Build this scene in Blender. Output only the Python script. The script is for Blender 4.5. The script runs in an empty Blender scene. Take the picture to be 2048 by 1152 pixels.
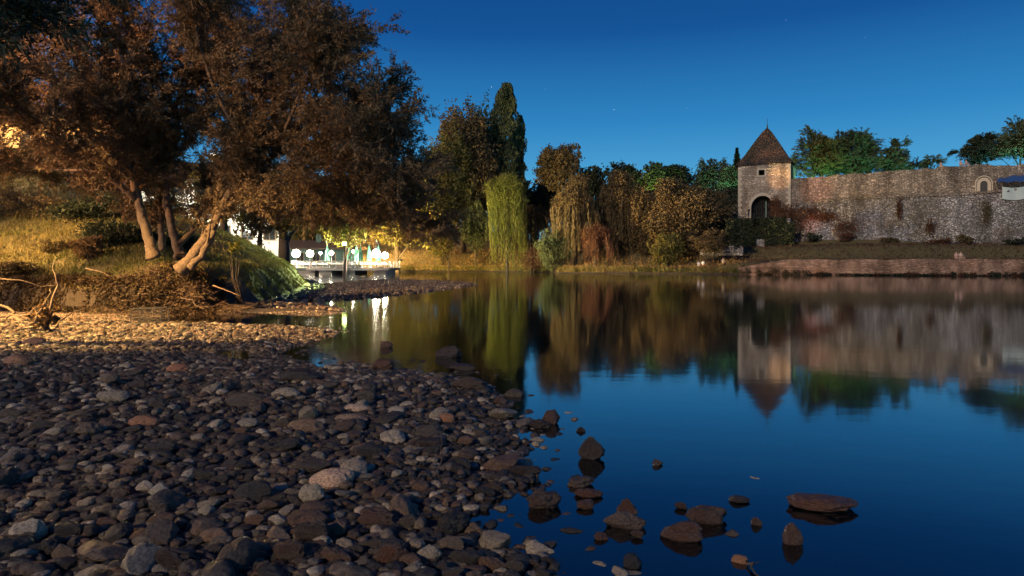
import bpy, bmesh, math, random
import numpy as np
from mathutils import Vector, Matrix
rnd = random.Random(11)
rs = np.random.RandomState(7)
sc = bpy.context.scene
COL = sc.collection
# ------------------------------------------------------------------ camera
F, HZ, CZ = 1365.33, 528.0, 1.5          # focal length and horizon in photo pixels, eye height in metres
cam = bpy.data.cameras.new('camera'); cam.lens = 24; cam.sensor_width = 36
cam.shift_y = -(576 - HZ) / 2048.0
cam.clip_start = 0.05; cam.clip_end = 5000
camo = bpy.data.objects.new('camera', cam); COL.objects.link(camo)
camo.location = (0, 0, CZ); camo.rotation_euler = (math.radians(90), 0, 0)
sc.camera = camo
# ------------------------------------------------------------------ world
SUN_EL, SUN_AZ = math.radians(24), math.radians(216)   # azimuth from +Y clockwise: behind and left of the camera
w = bpy.data.worlds.new('World'); sc.world = w; w.use_nodes = True
nt = w.node_tree; nt.nodes.clear()
wo = nt.nodes.new('ShaderNodeOutputWorld'); bg = nt.nodes.new('ShaderNodeBackground')
sky = nt.nodes.new('ShaderNodeTexSky'); sky.sky_type = 'NISHITA'; sky.sun_disc = False
sky.sun_elevation = math.radians(-4.0); sky.sun_rotation = math.radians(25)
sky.air_density = 1.0; sky.dust_density = 0.3; sky.ozone_density = 6.0
# dusk: the Nishita sky graded with a vertical ramp of the deep blue hour
tc = nt.nodes.new('ShaderNodeTexCoord'); sp = nt.nodes.new('ShaderNodeSeparateXYZ')
rp = nt.nodes.new('ShaderNodeValToRGB')
nt.links.new(tc.outputs['Generated'], sp.inputs[0]); nt.links.new(sp.outputs['Z'], rp.inputs['Fac'])
er = rp.color_ramp.elements
er[0].position = 0.0; er[0].color = (0.16, 0.46, 0.66, 1)
er[1].position = 1.0; er[1].color = (0.001, 0.012, 0.075, 1)
for p_, c_ in ((0.10, (0.075, 0.34, 0.58)), (0.20, (0.024, 0.195, 0.45)), (0.32, (0.006, 0.075, 0.26)), (0.5, (0.002, 0.03, 0.14))):
    e = er.new(p_); e.color = (*c_, 1)
mx = nt.nodes.new('ShaderNodeMixRGB'); mx.inputs['Fac'].default_value = 0.94
nt.links.new(sky.outputs[0], mx.inputs[1]); nt.links.new(rp.outputs[0], mx.inputs[2])
nt.links.new(mx.outputs[0], bg.inputs['Color']); bg.inputs['Strength'].default_value = 1.25
nt.links.new(bg.outputs[0], wo.inputs['Surface'])
# ------------------------------------------------------------------ sun lamp (added warm stand-in for the town lights behind the camera)
sl = bpy.data.lights.new('town_fill_light', 'SUN'); sl.energy = 2.0; sl.color = (1.0, 0.80, 0.60); sl.angle = math.radians(3)
so = bpy.data.objects.new('town_fill_light', sl); COL.objects.link(so)
dv = Vector((math.sin(SUN_AZ) * math.cos(SUN_EL), math.cos(SUN_AZ) * math.cos(SUN_EL), math.sin(SUN_EL)))
so.rotation_euler = (-dv).to_track_quat('-Z', 'Y').to_euler()
# ------------------------------------------------------------------ exposure
sc.view_settings.view_transform = 'Standard'; sc.view_settings.look = 'None'
sc.view_settings.exposure = 0.0; sc.view_settings.gamma = 1.0
sc.cycles.use_denoising = True
sc.cycles.sample_clamp_indirect = 4.0
sc.cycles.max_bounces = 6; sc.cycles.diffuse_bounces = 2; sc.cycles.glossy_bounces = 3
sc.cycles.transparent_max_bounces = 8; sc.cycles.transmission_bounces = 3

# ================================================================== helpers
def at(x, y, d):                       # pixel + depth -> point
    return Vector(((x - 1024) / F * d, d, CZ - (y - HZ) / F * d))
def onz(x, y, z=0.0):                  # pixel on a level plane -> point
    d = F * (CZ - z) / (y - HZ)
    return Vector(((x - 1024) / F * d, d, z))
def tag(o, label=None, cat=None, group=None, kind=None):
    if label: o['label'] = label
    if cat: o['category'] = cat
    if group: o['group'] = group
    if kind: o['kind'] = kind
    return o
def empty(name, loc, rz=0.0):
    o = bpy.data.objects.new(name, None); COL.objects.link(o)
    o.location = loc; o.rotation_euler = (0, 0, rz); return o
def link(name, me, mat, parent=None, smooth=False):
    o = bpy.data.objects.new(name, me); COL.objects.link(o)
    if mat is not None and len(me.materials) == 0: me.materials.append(mat)
    if parent is not None: o.parent = parent
    if smooth: me.polygons.foreach_set('use_smooth', np.ones(len(me.polygons), dtype=bool))
    return o
def npmesh(name, V, Fc, tint=None):    # V (n,3), Fc (m,k)
    V = np.ascontiguousarray(V, dtype=np.float32); Fc = np.ascontiguousarray(Fc, dtype=np.int32)
    me = bpy.data.meshes.new(name); m, k = Fc.shape
    me.vertices.add(len(V)); me.vertices.foreach_set('co', V.ravel())
    me.loops.add(m * k); me.loops.foreach_set('vertex_index', Fc.ravel())
    me.polygons.add(m); me.polygons.foreach_set('loop_start', np.arange(0, m * k, k, dtype=np.int32))
    me.polygons.foreach_set('loop_total', np.full(m, k, dtype=np.int32))
    if tint is not None:
        a = me.attributes.new('tint', 'FLOAT', 'FACE'); a.data.foreach_set('value', np.ascontiguousarray(tint, dtype=np.float32))
    me.update(calc_edges=True); return me
class MB:
    def __init__(s): s.v = []; s.f = []
    def add(s, vs, fs):
        b = len(s.v); s.v += [tuple(v) for v in vs]; s.f += [tuple(i + b for i in f) for f in fs]; return s
    def box(s, x0, x1, y0, y1, z0, z1):
        return s.add([(x0,y0,z0),(x1,y0,z0),(x1,y1,z0),(x0,y1,z0),(x0,y0,z1),(x1,y0,z1),(x1,y1,z1),(x0,y1,z1)],
                     [(0,3,2,1),(4,5,6,7),(0,1,5,4),(1,2,6,5),(2,3,7,6),(3,0,4,7)])
    def tube(s, pts, rad, n=8, cap=True):
        pts = [Vector(p) for p in pts]; m = len(pts); b = len(s.v)
        if not isinstance(rad, (list, tuple)): rad = [rad] * m
        ref = Vector((0.3, 0.9, 0.2)).normalized()
        for i, p in enumerate(pts):
            t = (pts[min(i+1, m-1)] - pts[max(i-1, 0)])
            t = t.normalized() if t.length > 1e-9 else Vector((0, 0, 1))
            u = t.cross(ref)
            if u.length < 0.1: u = t.cross(Vector((1, 0, 0)))
            u.normalize(); q = t.cross(u)
            for k in range(n):
                a = 2 * math.pi * k / n
                s.v.append(tuple(p + (u * math.cos(a) + q * math.sin(a)) * rad[i]))
        for i in range(m - 1):
            for k in range(n):
                a = b + i*n + k; c = b + i*n + (k+1) % n
                s.f.append((a, c, c + n, a + n))
        if cap:
            s.f.append(tuple(b + k for k in range(n))[::-1]); s.f.append(tuple(b + (m-1)*n + k for k in range(n)))
        return s
    def lathe(s, prof, n=12, cx=0, cy=0):
        b = len(s.v); m = len(prof)
        for r, z in prof:
            for k in range(n):
                a = 2*math.pi*k/n; s.v.append((cx + r*math.cos(a), cy + r*math.sin(a), z))
        for i in range(m-1):
            for k in range(n):
                a = b+i*n+k; c = b+i*n+(k+1)%n; s.f.append((a, c, c+n, a+n))
        s.f.append(tuple(b+k for k in range(n))[::-1]); s.f.append(tuple(b+(m-1)*n+k for k in range(n)))
        return s
    def build(s, name, mat, parent=None, smooth=False):
        me = bpy.data.meshes.new(name); me.from_pydata(s.v, [], s.f); me.update()
        return link(name, me, mat, parent, smooth)
# ---- value noise in numpy
_perm = rs.rand(64, 64, 64)
def vnoise(x, y, z=0.0):
    x = np.asarray(x, float); y = np.asarray(y, float); z = np.zeros_like(x) + z
    xi = np.floor(x).astype(int); yi = np.floor(y).astype(int); zi = np.floor(z).astype(int)
    fx = x - xi; fy = y - yi; fz = z - zi
    fx = fx*fx*(3-2*fx); fy = fy*fy*(3-2*fy); fz = fz*fz*(3-2*fz)
    def g(a, b, c): return _perm[(xi+a) & 63, (yi+b) & 63, (zi+c) & 63]
    r0 = (g(0,0,0)*(1-fx)+g(1,0,0)*fx)*(1-fy) + (g(0,1,0)*(1-fx)+g(1,1,0)*fx)*fy
    r1 = (g(0,0,1)*(1-fx)+g(1,0,1)*fx)*(1-fy) + (g(0,1,1)*(1-fx)+g(1,1,1)*fx)*fy
    return (r0*(1-fz) + r1*fz) * 2 - 1
def fbm(x, y, z=0.0, o=4):
    r = 0; a = 0.5
    for i in range(o):
        r = r + a * vnoise(np.asarray(x)*2**i + 17*i, np.asarray(y)*2**i + 5*i, np.asarray(z)*2**i); a *= 0.5
    return r
def sstep(a, b, x): t = np.clip((np.asarray(x, float) - a) / (b - a), 0, 1); return t*t*(3-2*t)
def sdist(X, Y, poly):                 # signed distance, positive inside
    X = np.asarray(X, float); Y = np.asarray(Y, float)
    d = np.full(X.shape, 1e9); ins = np.zeros(X.shape, bool); n = len(poly)
    for i in range(n):
        ax, ay = poly[i]; bx, by = poly[(i+1) % n]
        ex, ey = bx-ax, by-ay
        t = np.clip(((X-ax)*ex + (Y-ay)*ey) / (ex*ex+ey*ey+1e-12), 0, 1)
        d = np.minimum(d, np.hypot(X-ax-t*ex, Y-ay-t*ey))
        if ay != by:
            c = ((ay > Y) != (by > Y)) & (X < (bx-ax)*(Y-ay)/(by-ay) + ax)
            ins ^= c
    return np.where(ins, d, -d)

# ================================================================== materials
def newmat(name):
    m = bpy.data.materials.new(name); m.use_nodes = True
    t = m.node_tree; return m, t, t.nodes['Principled BSDF'], t.nodes['Material Output']
def N(t, ty, **kw):
    n = t.nodes.new(ty)
    for k, v in kw.items(): setattr(n, k, v)
    return n
def plain(name, c, rough=0.6, metal=0.0, var=0.25, scale=6.0, bump=0.0):
    m, t, b, o = newmat(name)
    tcn = N(t, 'ShaderNodeTexCoord'); no = N(t, 'ShaderNodeTexNoise'); no.inputs['Scale'].default_value = scale; no.inputs['Detail'].default_value = 6
    mi = N(t, 'ShaderNodeMixRGB'); mi.inputs[1].default_value = (*[v*(1-var) for v in c], 1); mi.inputs[2].default_value = (*[min(1, v*(1+var)) for v in c], 1)
    t.links.new(tcn.outputs['Object'], no.inputs['Vector']); t.links.new(no.outputs['Fac'], mi.inputs[0])
    t.links.new(mi.outputs[0], b.inputs['Base Color']); b.inputs['Roughness'].default_value = rough; b.inputs['Metallic'].default_value = metal
    if bump:
        bu = N(t, 'ShaderNodeBump'); bu.inputs['Strength'].default_value = bump; bu.inputs['Distance'].default_value = 0.03
        t.links.new(no.outputs['Fac'], bu.inputs['Height']); t.links.new(bu.outputs[0], b.inputs['Normal'])
    return m
def emit(name, c, s):
    m, t, b, o = newmat(name)
    b.inputs['Base Color'].default_value = (*c, 1); b.inputs['Emission Color'].default_value = (*c, 1); b.inputs['Emission Strength'].default_value = s
    return m
def leafmat(name, ca, cb, trans=0.3, rough=0.55):
    m, t, b, o = newmat(name)
    a = N(t, 'ShaderNodeAttribute', attribute_name='tint'); mi = N(t, 'ShaderNodeMixRGB')
    mi.inputs[1].default_value = (*ca, 1); mi.inputs[2].default_value = (*cb, 1)
    t.links.new(a.outputs['Fac'], mi.inputs[0]); t.links.new(mi.outputs[0], b.inputs['Base Color'])
    b.inputs['Roughness'].default_value = rough; b.inputs['Specular IOR Level'].default_value = 0.25
    tr = N(t, 'ShaderNodeBsdfTranslucent'); t.links.new(mi.outputs[0], tr.inputs['Color'])
    ms = N(t, 'ShaderNodeMixShader'); ms.inputs[0].default_value = trans
    t.links.new(b.outputs[0], ms.inputs[1]); t.links.new(tr.outputs[0], ms.inputs[2]); t.links.new(ms.outputs[0], o.inputs['Surface'])
    return m
def stonemat(name, dark, mid, pale, rough=0.42, scale=7.0):
    m, t, b, o = newmat(name)
    tcn = N(t, 'ShaderNodeTexCoord'); oi = N(t, 'ShaderNodeObjectInfo'); a = N(t, 'ShaderNodeAttribute', attribute_name='tint')
    ad = N(t, 'ShaderNodeMath', operation='ADD'); t.links.new(oi.outputs['Random'], ad.inputs[0]); t.links.new(a.outputs['Fac'], ad.inputs[1])
    fr = N(t, 'ShaderNodeMath', operation='FRACT'); t.links.new(ad.outputs[0], fr.inputs[0])
    cr = N(t, 'ShaderNodeValToRGB'); e = cr.color_ramp.elements
    e[0].position = 0; e[0].color = (*dark, 1); e[1].position = 1; e[1].color = (*pale, 1)
    for p, c in ((0.42, mid), (0.6, (mid[0]*1.5, mid[1]*1.05, mid[2]*0.85)), (0.82, tuple(0.6*q+0.32*r for q, r in zip(mid, pale)))):
        q = e.new(p); q.color = (*c, 1)
    t.links.new(fr.outputs[0], cr.inputs['Fac'])
    n1 = N(t, 'ShaderNodeTexNoise'); n1.inputs['Scale'].default_value = scale; n1.inputs['Detail'].default_value = 9; n1.inputs['Roughness'].default_value = 0.65
    t.links.new(tcn.outputs['Object'], n1.inputs['Vector'])
    r2 = N(t, 'ShaderNodeValToRGB'); r2.color_ramp.elements[0].position = 0.34; r2.color_ramp.elements[0].color = (0.28, 0.26, 0.24, 1)
    r2.color_ramp.elements[1].position = 0.62; r2.color_ramp.elements[1].color = (1.15, 1.1, 1.05, 1)
    t.links.new(n1.outputs['Fac'], r2.inputs['Fac'])
    mu = N(t, 'ShaderNodeMixRGB', blend_type='MULTIPLY'); mu.inputs[0].default_value = 1
    t.links.new(cr.outputs[0], mu.inputs[1]); t.links.new(r2.outputs[0], mu.inputs[2]); t.links.new(mu.outputs[0], b.inputs['Base Color'])
    b.inputs['Roughness'].default_value = rough
    n2 = N(t, 'ShaderNodeTexNoise'); n2.inputs['Scale'].default_value = scale*5; n2.inputs['Detail'].default_value = 6
    t.links.new(tcn.outputs['Object'], n2.inputs['Vector'])
    mm = N(t, 'ShaderNodeMath', operation='ADD'); t.links.new(n1.outputs['Fac'], mm.inputs[0]); t.links.new(n2.outputs['Fac'], mm.inputs[1])
    bu = N(t, 'ShaderNodeBump'); bu.inputs['Strength'].default_value = 0.6; bu.inputs['Distance'].default_value = 0.02
    t.links.new(mm.outputs[0], bu.inputs['Height']); t.links.new(bu.outputs[0], b.inputs['Normal'])
    return m
def masonry(name, ca, cb, cm, sx=1.6, sz=3.2, stain=(0.08, 0.065, 0.05), stain_amt=0.75, seed=0.0):
    m, t, b, o = newmat(name)
    tcn = N(t, 'ShaderNodeTexCoord'); s = N(t, 'ShaderNodeSeparateXYZ'); t.links.new(tcn.outputs['Object'], s.inputs[0])
    ad = N(t, 'ShaderNodeMath', operation='ADD'); t.links.new(s.outputs['X'], ad.inputs[0]); t.links.new(s.outputs['Y'], ad.inputs[1])
    nz = N(t, 'ShaderNodeTexNoise'); nz.inputs['Scale'].default_value = 0.9; nz.inputs['Detail'].default_value = 3; t.links.new(tcn.outputs['Object'], nz.inputs['Vector'])
    m1 = N(t, 'ShaderNodeMath', operation='MULTIPLY_ADD'); m1.inputs[1].default_value = sx; m1.inputs[2].default_value = seed; t.links.new(ad.outputs[0], m1.inputs[0])
    m2 = N(t, 'ShaderNodeMath', operation='MULTIPLY_ADD'); m2.inputs[1].default_value = 0.5; t.links.new(nz.outputs['Fac'], m2.inputs[0])
    mz = N(t, 'ShaderNodeMath', operation='MULTIPLY'); mz.inputs[1].default_value = sz; t.links.new(s.outputs['Z'], mz.inputs[0]); t.links.new(mz.outputs[0], m2.inputs[2])
    cx = N(t, 'ShaderNodeCombineXYZ'); t.links.new(m1.outputs[0], cx.inputs[0]); t.links.new(m2.outputs[0], cx.inputs[1])
    vo = N(t, 'ShaderNodeTexVoronoi'); vo.feature = 'F1'; vo.inputs['Scale'].default_value = 1.0; vo.inputs['Randomness'].default_value = 0.75
    ve = N(t, 'ShaderNodeTexVoronoi'); ve.feature = 'DISTANCE_TO_EDGE'; ve.inputs['Scale'].default_value = 1.0; ve.inputs['Randomness'].default_value = 0.75
    t.links.new(cx.outputs[0], vo.inputs['Vector']); t.links.new(cx.outputs[0], ve.inputs['Vector'])
    sc_ = N(t, 'ShaderNodeSeparateXYZ'); t.links.new(vo.outputs['Color'], sc_.inputs[0])
    mi = N(t, 'ShaderNodeMixRGB'); mi.inputs[1].default_value = (*ca, 1); mi.inputs[2].default_value = (*cb, 1); t.links.new(sc_.outputs['X'], mi.inputs[0])
    er = N(t, 'ShaderNodeValToRGB'); er.color_ramp.elements[0].position = 0.03; er.color_ramp.elements[1].position = 0.14
    t.links.new(ve.outputs['Distance'], er.inputs['Fac'])
    mj = N(t, 'ShaderNodeMixRGB'); mj.inputs[1].default_value = (*cm, 1); t.links.new(er.outputs[0], mj.inputs[0]); t.links.new(mi.outputs[0], mj.inputs[2])
    n3 = N(t, 'ShaderNodeTexNoise'); n3.inputs['Scale'].default_value = 0.23; n3.inputs['Detail'].default_value = 8; n3.inputs['Roughness'].default_value = 0.68
    t.links.new(tcn.outputs['Object'], n3.inputs['Vector'])
    r3 = N(t, 'ShaderNodeValToRGB'); r3.color_ramp.elements[0].position = 0.47; r3.color_ramp.elements[1].position = 0.63; t.links.new(n3.outputs['Fac'], r3.inputs['Fac'])
    ms = N(t, 'ShaderNodeMath', operation='MULTIPLY'); ms.inputs[1].default_value = stain_amt; t.links.new(r3.outputs[0], ms.inputs[0])
    mk = N(t, 'ShaderNodeMixRGB'); mk.inputs[2].default_value = (*stain, 1); t.links.new(ms.outputs[0], mk.inputs[0]); t.links.new(mj.outputs[0], mk.inputs[1])
    sm_ = N(t, 'ShaderNodeMapping'); sm_.inputs['Scale'].default_value = (0.55, 0.55, 0.07); t.links.new(tcn.outputs['Object'], sm_.inputs['Vector'])
    n4 = N(t, 'ShaderNodeTexNoise'); n4.inputs['Scale'].default_value = 1.0; n4.inputs['Detail'].default_value = 7; n4.inputs['Roughness'].default_value = 0.7; t.links.new(sm_.outputs[0], n4.inputs['Vector'])
    r4 = N(t, 'ShaderNodeValToRGB'); r4.color_ramp.elements[0].position = 0.36; r4.color_ramp.elements[0].color = (0.45, 0.42, 0.38, 1); r4.color_ramp.elements[1].position = 0.6; r4.color_ramp.elements[1].color = (1.12, 1.1, 1.08, 1); t.links.new(n4.outputs['Fac'], r4.inputs['Fac'])
    mq = N(t, 'ShaderNodeMixRGB', blend_type='MULTIPLY'); mq.inputs[0].default_value = 1; t.links.new(mk.outputs[0], mq.inputs[1]); t.links.new(r4.outputs[0], mq.inputs[2])
    t.links.new(mq.outputs[0], b.inputs['Base Color']); b.inputs['Roughness'].default_value = 0.9
    bu = N(t, 'ShaderNodeBump'); bu.inputs['Strength'].default_value = 0.8; bu.inputs['Distance'].default_value = 0.12
    bm_ = N(t, 'ShaderNodeMath', operation='MULTIPLY_ADD'); bm_.inputs[1].default_value = 0.7; t.links.new(sc_.outputs['Y'], bm_.inputs[0]); t.links.new(er.outputs[0], bm_.inputs[2])
    t.links.new(bm_.outputs[0], bu.inputs['Height']); t.links.new(bu.outputs[0], b.inputs['Normal'])
    return m
M = {}
M['stone'] = stonemat('river_stone', (0.022, 0.019, 0.017), (0.088, 0.07, 0.054), (0.48, 0.41, 0.32))
M['wetstone'] = stonemat('wet_brown_stone', (0.032, 0.022, 0.017), (0.07, 0.044, 0.032), (0.12, 0.085, 0.065), rough=0.34)
M['palestone'] = stonemat('pale_stone', (0.42, 0.37, 0.31), (0.5, 0.45, 0.38), (0.58, 0.54, 0.48))
M['gravel'] = stonemat('gravel_stone', (0.09, 0.07, 0.05), (0.26, 0.21, 0.16), (0.55, 0.48, 0.38), rough=0.42, scale=14)
M['bark'] = plain('rough_bark', (0.105, 0.075, 0.052), 0.95, 0, 0.8, 11, 1.0)
M['darkbark'] = plain('dark_bark', (0.06, 0.045, 0.035), 0.9, 0, 0.4, 5, 0.5)
M['twig'] = plain('dry_twig', (0.10, 0.065, 0.045), 0.85, 0, 0.6, 3)
M['drift'] = plain('driftwood', (0.12, 0.085, 0.058), 0.8, 0, 0.4, 5, 0.4)
M['steel'] = plain('galvanised_steel', (0.35, 0.35, 0.36), 0.4, 0.7, 0.1)
M['darksteel'] = plain('painted_dark_steel', (0.05, 0.05, 0.055), 0.5, 0.3, 0.1)
M['white'] = plain('white_paint', (0.72, 0.72, 0.7), 0.5, 0, 0.08)
M['concrete'] = plain('weathered_concrete', (0.36, 0.33, 0.28), 0.85, 0, 0.3, 1.4, 0.3)
M['iron'] = plain('wrought_iron', (0.03, 0.03, 0.03), 0.6, 0.4, 0.2)
M['wood'] = plain('deck_timber', (0.22, 0.15, 0.09), 0.7, 0, 0.35, 3)

# ================================================================== terrain
def gp(*pts): return [tuple(onz(x, y, 0.0)[:2]) for x, y in pts]
LAND = [(3.2, -20), (1.2, 1.5)] + gp((1130, 1190), (1090, 1140), (990, 1085), (900, 1062), (985, 1000), (1050, 968), (1062, 915), (1040, 870), (1010, 830), (985, 790), (930, 762), (860, 752),
    (790, 742), (700, 728), (640, 738), (575, 722), (545, 703), (590, 692), (655, 672), (672, 662), (620, 656), (560, 654), (470, 651), (400, 648), (330, 650), (280, 652), (255, 640), (300, 629),
    (430, 624), (520, 626), (575, 629), (640, 630), (684, 626), (650, 614), (592, 609), (588, 601), (650, 600), (720, 597), (800, 588), (870, 580), (925, 573), (948, 568.5), (925, 564.8),
    (850, 561.7), (780, 560), (720, 562), (660, 568), (637, 570), (622, 563), (605, 553), (592, 549)) + [(-36, 102), (-44, 112), (-70, 116), (-160, 118), (-160, -20)]
PUDDLE = gp((425, 709), (452, 699), (500, 701), (514, 713), (506, 722), (480, 723), (452, 716))
BANK = [(-60, 20)] + [(-18.5, 21.8), (-14, 20.2)] + [tuple(onz(x, y, 0.1)[:2]) for x, y in ((300, 626), (420, 621), (500, 611), (555, 600), (600, 585), (622, 568), (608, 556), (594, 549))] + [(-37, 104), (-60, 113), (-160, 117), (-160, 18)]
def pd(x, d): return ((x - 1024) / F * d, d)
FAR = [pd(2700, 78), pd(2048, 84), pd(1800, 87), pd(1600, 92), pd(1480, 97), pd(1300, 105), pd(1180, 108), pd(1112, 110), pd(1105, 122), pd(1050, 126), pd(970, 132), pd(800, 136), pd(650, 140), (-60, 146), (-170, 150), (-900, 160), (-900, 900), (900, 900), (900, 60), (200, 66)]
def H(X, Y):
    X = np.asarray(X, float); Y = np.asarray(Y, float)
    n1 = fbm(X*0.9, Y*0.9); n2 = fbm(X*4, Y*4, 3.0)
    s = sdist(X, Y, LAND) + 0.06*n1*np.clip(Y/8, 0.5, 2.5) + 0.05*n2*sstep(30, 10, Y)
    s = np.minimum(s, -sdist(X, Y, PUDDLE)*1.0 + 0.03*n2)
    near = np.where(s > 0, np.minimum(s*0.10, 0.07) + 0.12*sstep(0.5, 4, s)*sstep(16, 6, Y), np.maximum(s*0.22, -0.8))
    near = near + 0.03*n2*sstep(60, 20, Y)*sstep(-1.5, 0, s)
    t = sdist(X, Y, BANK) + 0.35*n1 + 0.35*fbm(X*1.9, Y*1.9, 9.0)*sstep(30, 24, Y)
    dz = sstep(-11.6, -10.2, X); z1 = (0.8*sstep(0.0, 0.5, t)+0.5*sstep(0.7, 2.4, t))*(1-dz) + dz*1.3*sstep(-0.1, 1.7, t) + 0.36*np.maximum(t-2.2, 0)
    z2 = 0.9*sstep(-0.1, 1.4, t) + 0.62*np.maximum(t-0.8, 0)
    m = sstep(25, 36, Y)
    hb = z1*(1-m) + z2*m
    hb = 9.0*(1-np.exp(-hb/9.0*1.12)) + 0.25*n1*sstep(0.5, 3, t)
    near = near + np.where(t > -0.2, hb, 0)
    f = sdist(X, Y, FAR)
    right = sstep(28, 37, X)
    zr = 2.05*sstep(0.0, 0.5, f-0.9) + 2.2*sstep(7, 14, f) + 4.0*sstep(14, 30, f)
    mound = sstep(8, 16, X)*sstep(60, 46, X)
    zl = 0.9*sstep(0, 1.5, f) + 3.0*sstep(3, 14, f) + 5.0*sstep(10, 40, f)*sstep(8, 0, X) + (8.0*sstep(14, 30, f))*mound + 0.8*sstep(10, 40, f) 
    ff = np.where(f > 0, zr*right + zl*(1-right) + 0.15*n1, 0)
    far = np.where(f > 0, ff, -0.8)
    z = np.maximum(near, far)
    return z
nr, nc = 460, 620
Yg = 1.2 * (420/1.2)**(np.linspace(0, 1, nr))
U = np.linspace(-1.25, 1.25, nc)
YY, UU = np.meshgrid(Yg, U, indexing='ij')
XX = UU*YY + np.where(True, 0, 0)
ZZ = H(XX, YY)
V = np.stack([XX, YY, ZZ], -1).reshape(-1, 3)
idx = np.arange(nr*nc).reshape(nr, nc)
Fq = np.stack([idx[:-1, :-1], idx[:-1, 1:], idx[1:, 1:], idx[1:, :-1]], -1).reshape(-1, 4)
m, t, b, o = newmat('ground_surface')
g = N(t, 'ShaderNodeNewGeometry'); s_ = N(t, 'ShaderNodeSeparateXYZ'); t.links.new(g.outputs['Position'], s_.inputs[0])
n1 = N(t, 'ShaderNodeTexNoise'); n1.inputs['Scale'].default_value = 1.3; n1.inputs['Detail'].default_value = 10; n1.inputs['Roughness'].default_value = 0.7
n2 = N(t, 'ShaderNodeTexNoise'); n2.inputs['Scale'].default_value = 22; n2.inputs['Detail'].default_value = 6
vg = N(t, 'ShaderNodeTexVoronoi'); vg.inputs['Scale'].default_value = 16
for q in (n1, n2, vg): t.links.new(g.outputs['Position'], q.inputs['Vector'])
soil = N(t, 'ShaderNodeMixRGB'); soil.inputs[1].default_value = (0.022, 0.017, 0.015, 1); soil.inputs[2].default_value = (0.07, 0.052, 0.038, 1); t.links.new(vg.outputs['Distance'], soil.inputs[0])
gr = N(t, 'ShaderNodeMixRGB'); gr.inputs[1].default_value = (0.045, 0.05, 0.014, 1); gr.inputs[2].default_value = (0.17, 0.125, 0.055, 1); t.links.new(n1.outputs['Fac'], gr.inputs[0])
zz = N(t, 'ShaderNodeMath', operation='MULTIPLY_ADD'); zz.inputs[1].default_value = 0.6; t.links.new(n1.outputs['Fac'], zz.inputs[0]); t.links.new(s_.outputs['Z'], zz.inputs[2])
rr = N(t, 'ShaderNodeMapRange'); rr.inputs['From Min'].default_value = 0.75; rr.inputs['From Max'].default_value = 1.35; t.links.new(zz.outputs[0], rr.inputs['Value'])
mg = N(t, 'ShaderNodeMixRGB'); t.links.new(rr.outputs[0], mg.inputs[0]); t.links.new(soil.outputs[0], mg.inputs[1]); t.links.new(gr.outputs[0], mg.inputs[2])
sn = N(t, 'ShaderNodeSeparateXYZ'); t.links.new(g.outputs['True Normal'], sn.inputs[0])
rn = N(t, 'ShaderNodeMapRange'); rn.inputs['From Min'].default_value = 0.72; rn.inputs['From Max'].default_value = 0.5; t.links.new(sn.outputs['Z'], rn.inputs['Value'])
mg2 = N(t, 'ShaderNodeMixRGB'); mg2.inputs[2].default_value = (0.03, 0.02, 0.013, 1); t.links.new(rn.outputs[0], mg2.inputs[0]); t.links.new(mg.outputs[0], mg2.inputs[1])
t.links.new(mg2.outputs[0], b.inputs['Base Color']); b.inputs['Roughness'].default_value = 0.8
bu = N(t, 'ShaderNodeBump'); bu.inputs['Distance'].default_value = 0.05; bu.inputs['Strength'].default_value = 0.8
t.links.new(n2.outputs['Fac'], bu.inputs['Height']); t.links.new(bu.outputs[0], b.inputs['Normal'])
tag(link('ground', npmesh('ground', V, Fq), m, None, True), 'dark silt, pebble shore and grassy banks on both sides of the river', 'ground', kind='structure')
def hz(x, y): return float(H(np.array([x]), np.array([y]))[0])
# far ground sheet to the horizon
gm = MB().add([(-3500, 415, 6.5), (3500, 415, 6.5), (3500, 4000, 6.5), (-3500, 4000, 6.5)], [(0, 1, 2, 3)]).build('terrain', M['darkbark'])
tag(gm, 'dark flat land beyond the trees reaching the horizon', 'land', kind='structure')

# ---- water
m, t, b, o = newmat('river_water')
t.nodes.remove(b)
g = N(t, 'ShaderNodeNewGeometry')
mp = N(t, 'ShaderNodeMapping'); mp.inputs['Scale'].default_value = (0.9, 1.6, 1); t.links.new(g.outputs['Position'], mp.inputs['Vector'])
n1 = N(t, 'ShaderNodeTexNoise'); n1.inputs['Scale'].default_value = 1.1; n1.inputs['Detail'].default_value = 4; n1.inputs['Roughness'].default_value = 0.55; t.links.new(mp.outputs[0], n1.inputs['Vector'])
bu = N(t, 'ShaderNodeBump'); bu.inputs['Strength'].default_value = 0.03; bu.inputs['Distance'].default_value = 0.05; t.links.new(n1.outputs['Fac'], bu.inputs['Height'])
gl = N(t, 'ShaderNodeBsdfAnisotropic'); gl.inputs['Roughness'].default_value = 0.058; gl.inputs['Color'].default_value = (0.93, 0.96, 1, 1); t.links.new(bu.outputs[0], gl.inputs['Normal'])
tr = N(t, 'ShaderNodeBsdfTransparent'); tr.inputs['Color'].default_value = (0.16, 0.22, 0.3, 1)
fr = N(t, 'ShaderNodeFresnel'); fr.inputs['IOR'].default_value = 1.36
pw = N(t, 'ShaderNodeMath', operation='POWER'); pw.inputs[1].default_value = 0.72; t.links.new(fr.outputs[0], pw.inputs[0])
ms = N(t, 'ShaderNodeMixShader'); t.links.new(pw.outputs[0], ms.inputs[0]); t.links.new(tr.outputs[0], ms.inputs[1]); t.links.new(gl.outputs[0], ms.inputs[2])
t.links.new(ms.outputs[0], o.inputs['Surface'])
wm = MB().add([(-260, -20, 0), (300, -20, 0), (300, 200, 0), (-260, 200, 0)], [(0, 1, 2, 3)]).build('water', m)
tag(wm, 'smooth dark river water mirroring sky, trees and fortress', 'water', kind='structure')

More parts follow.
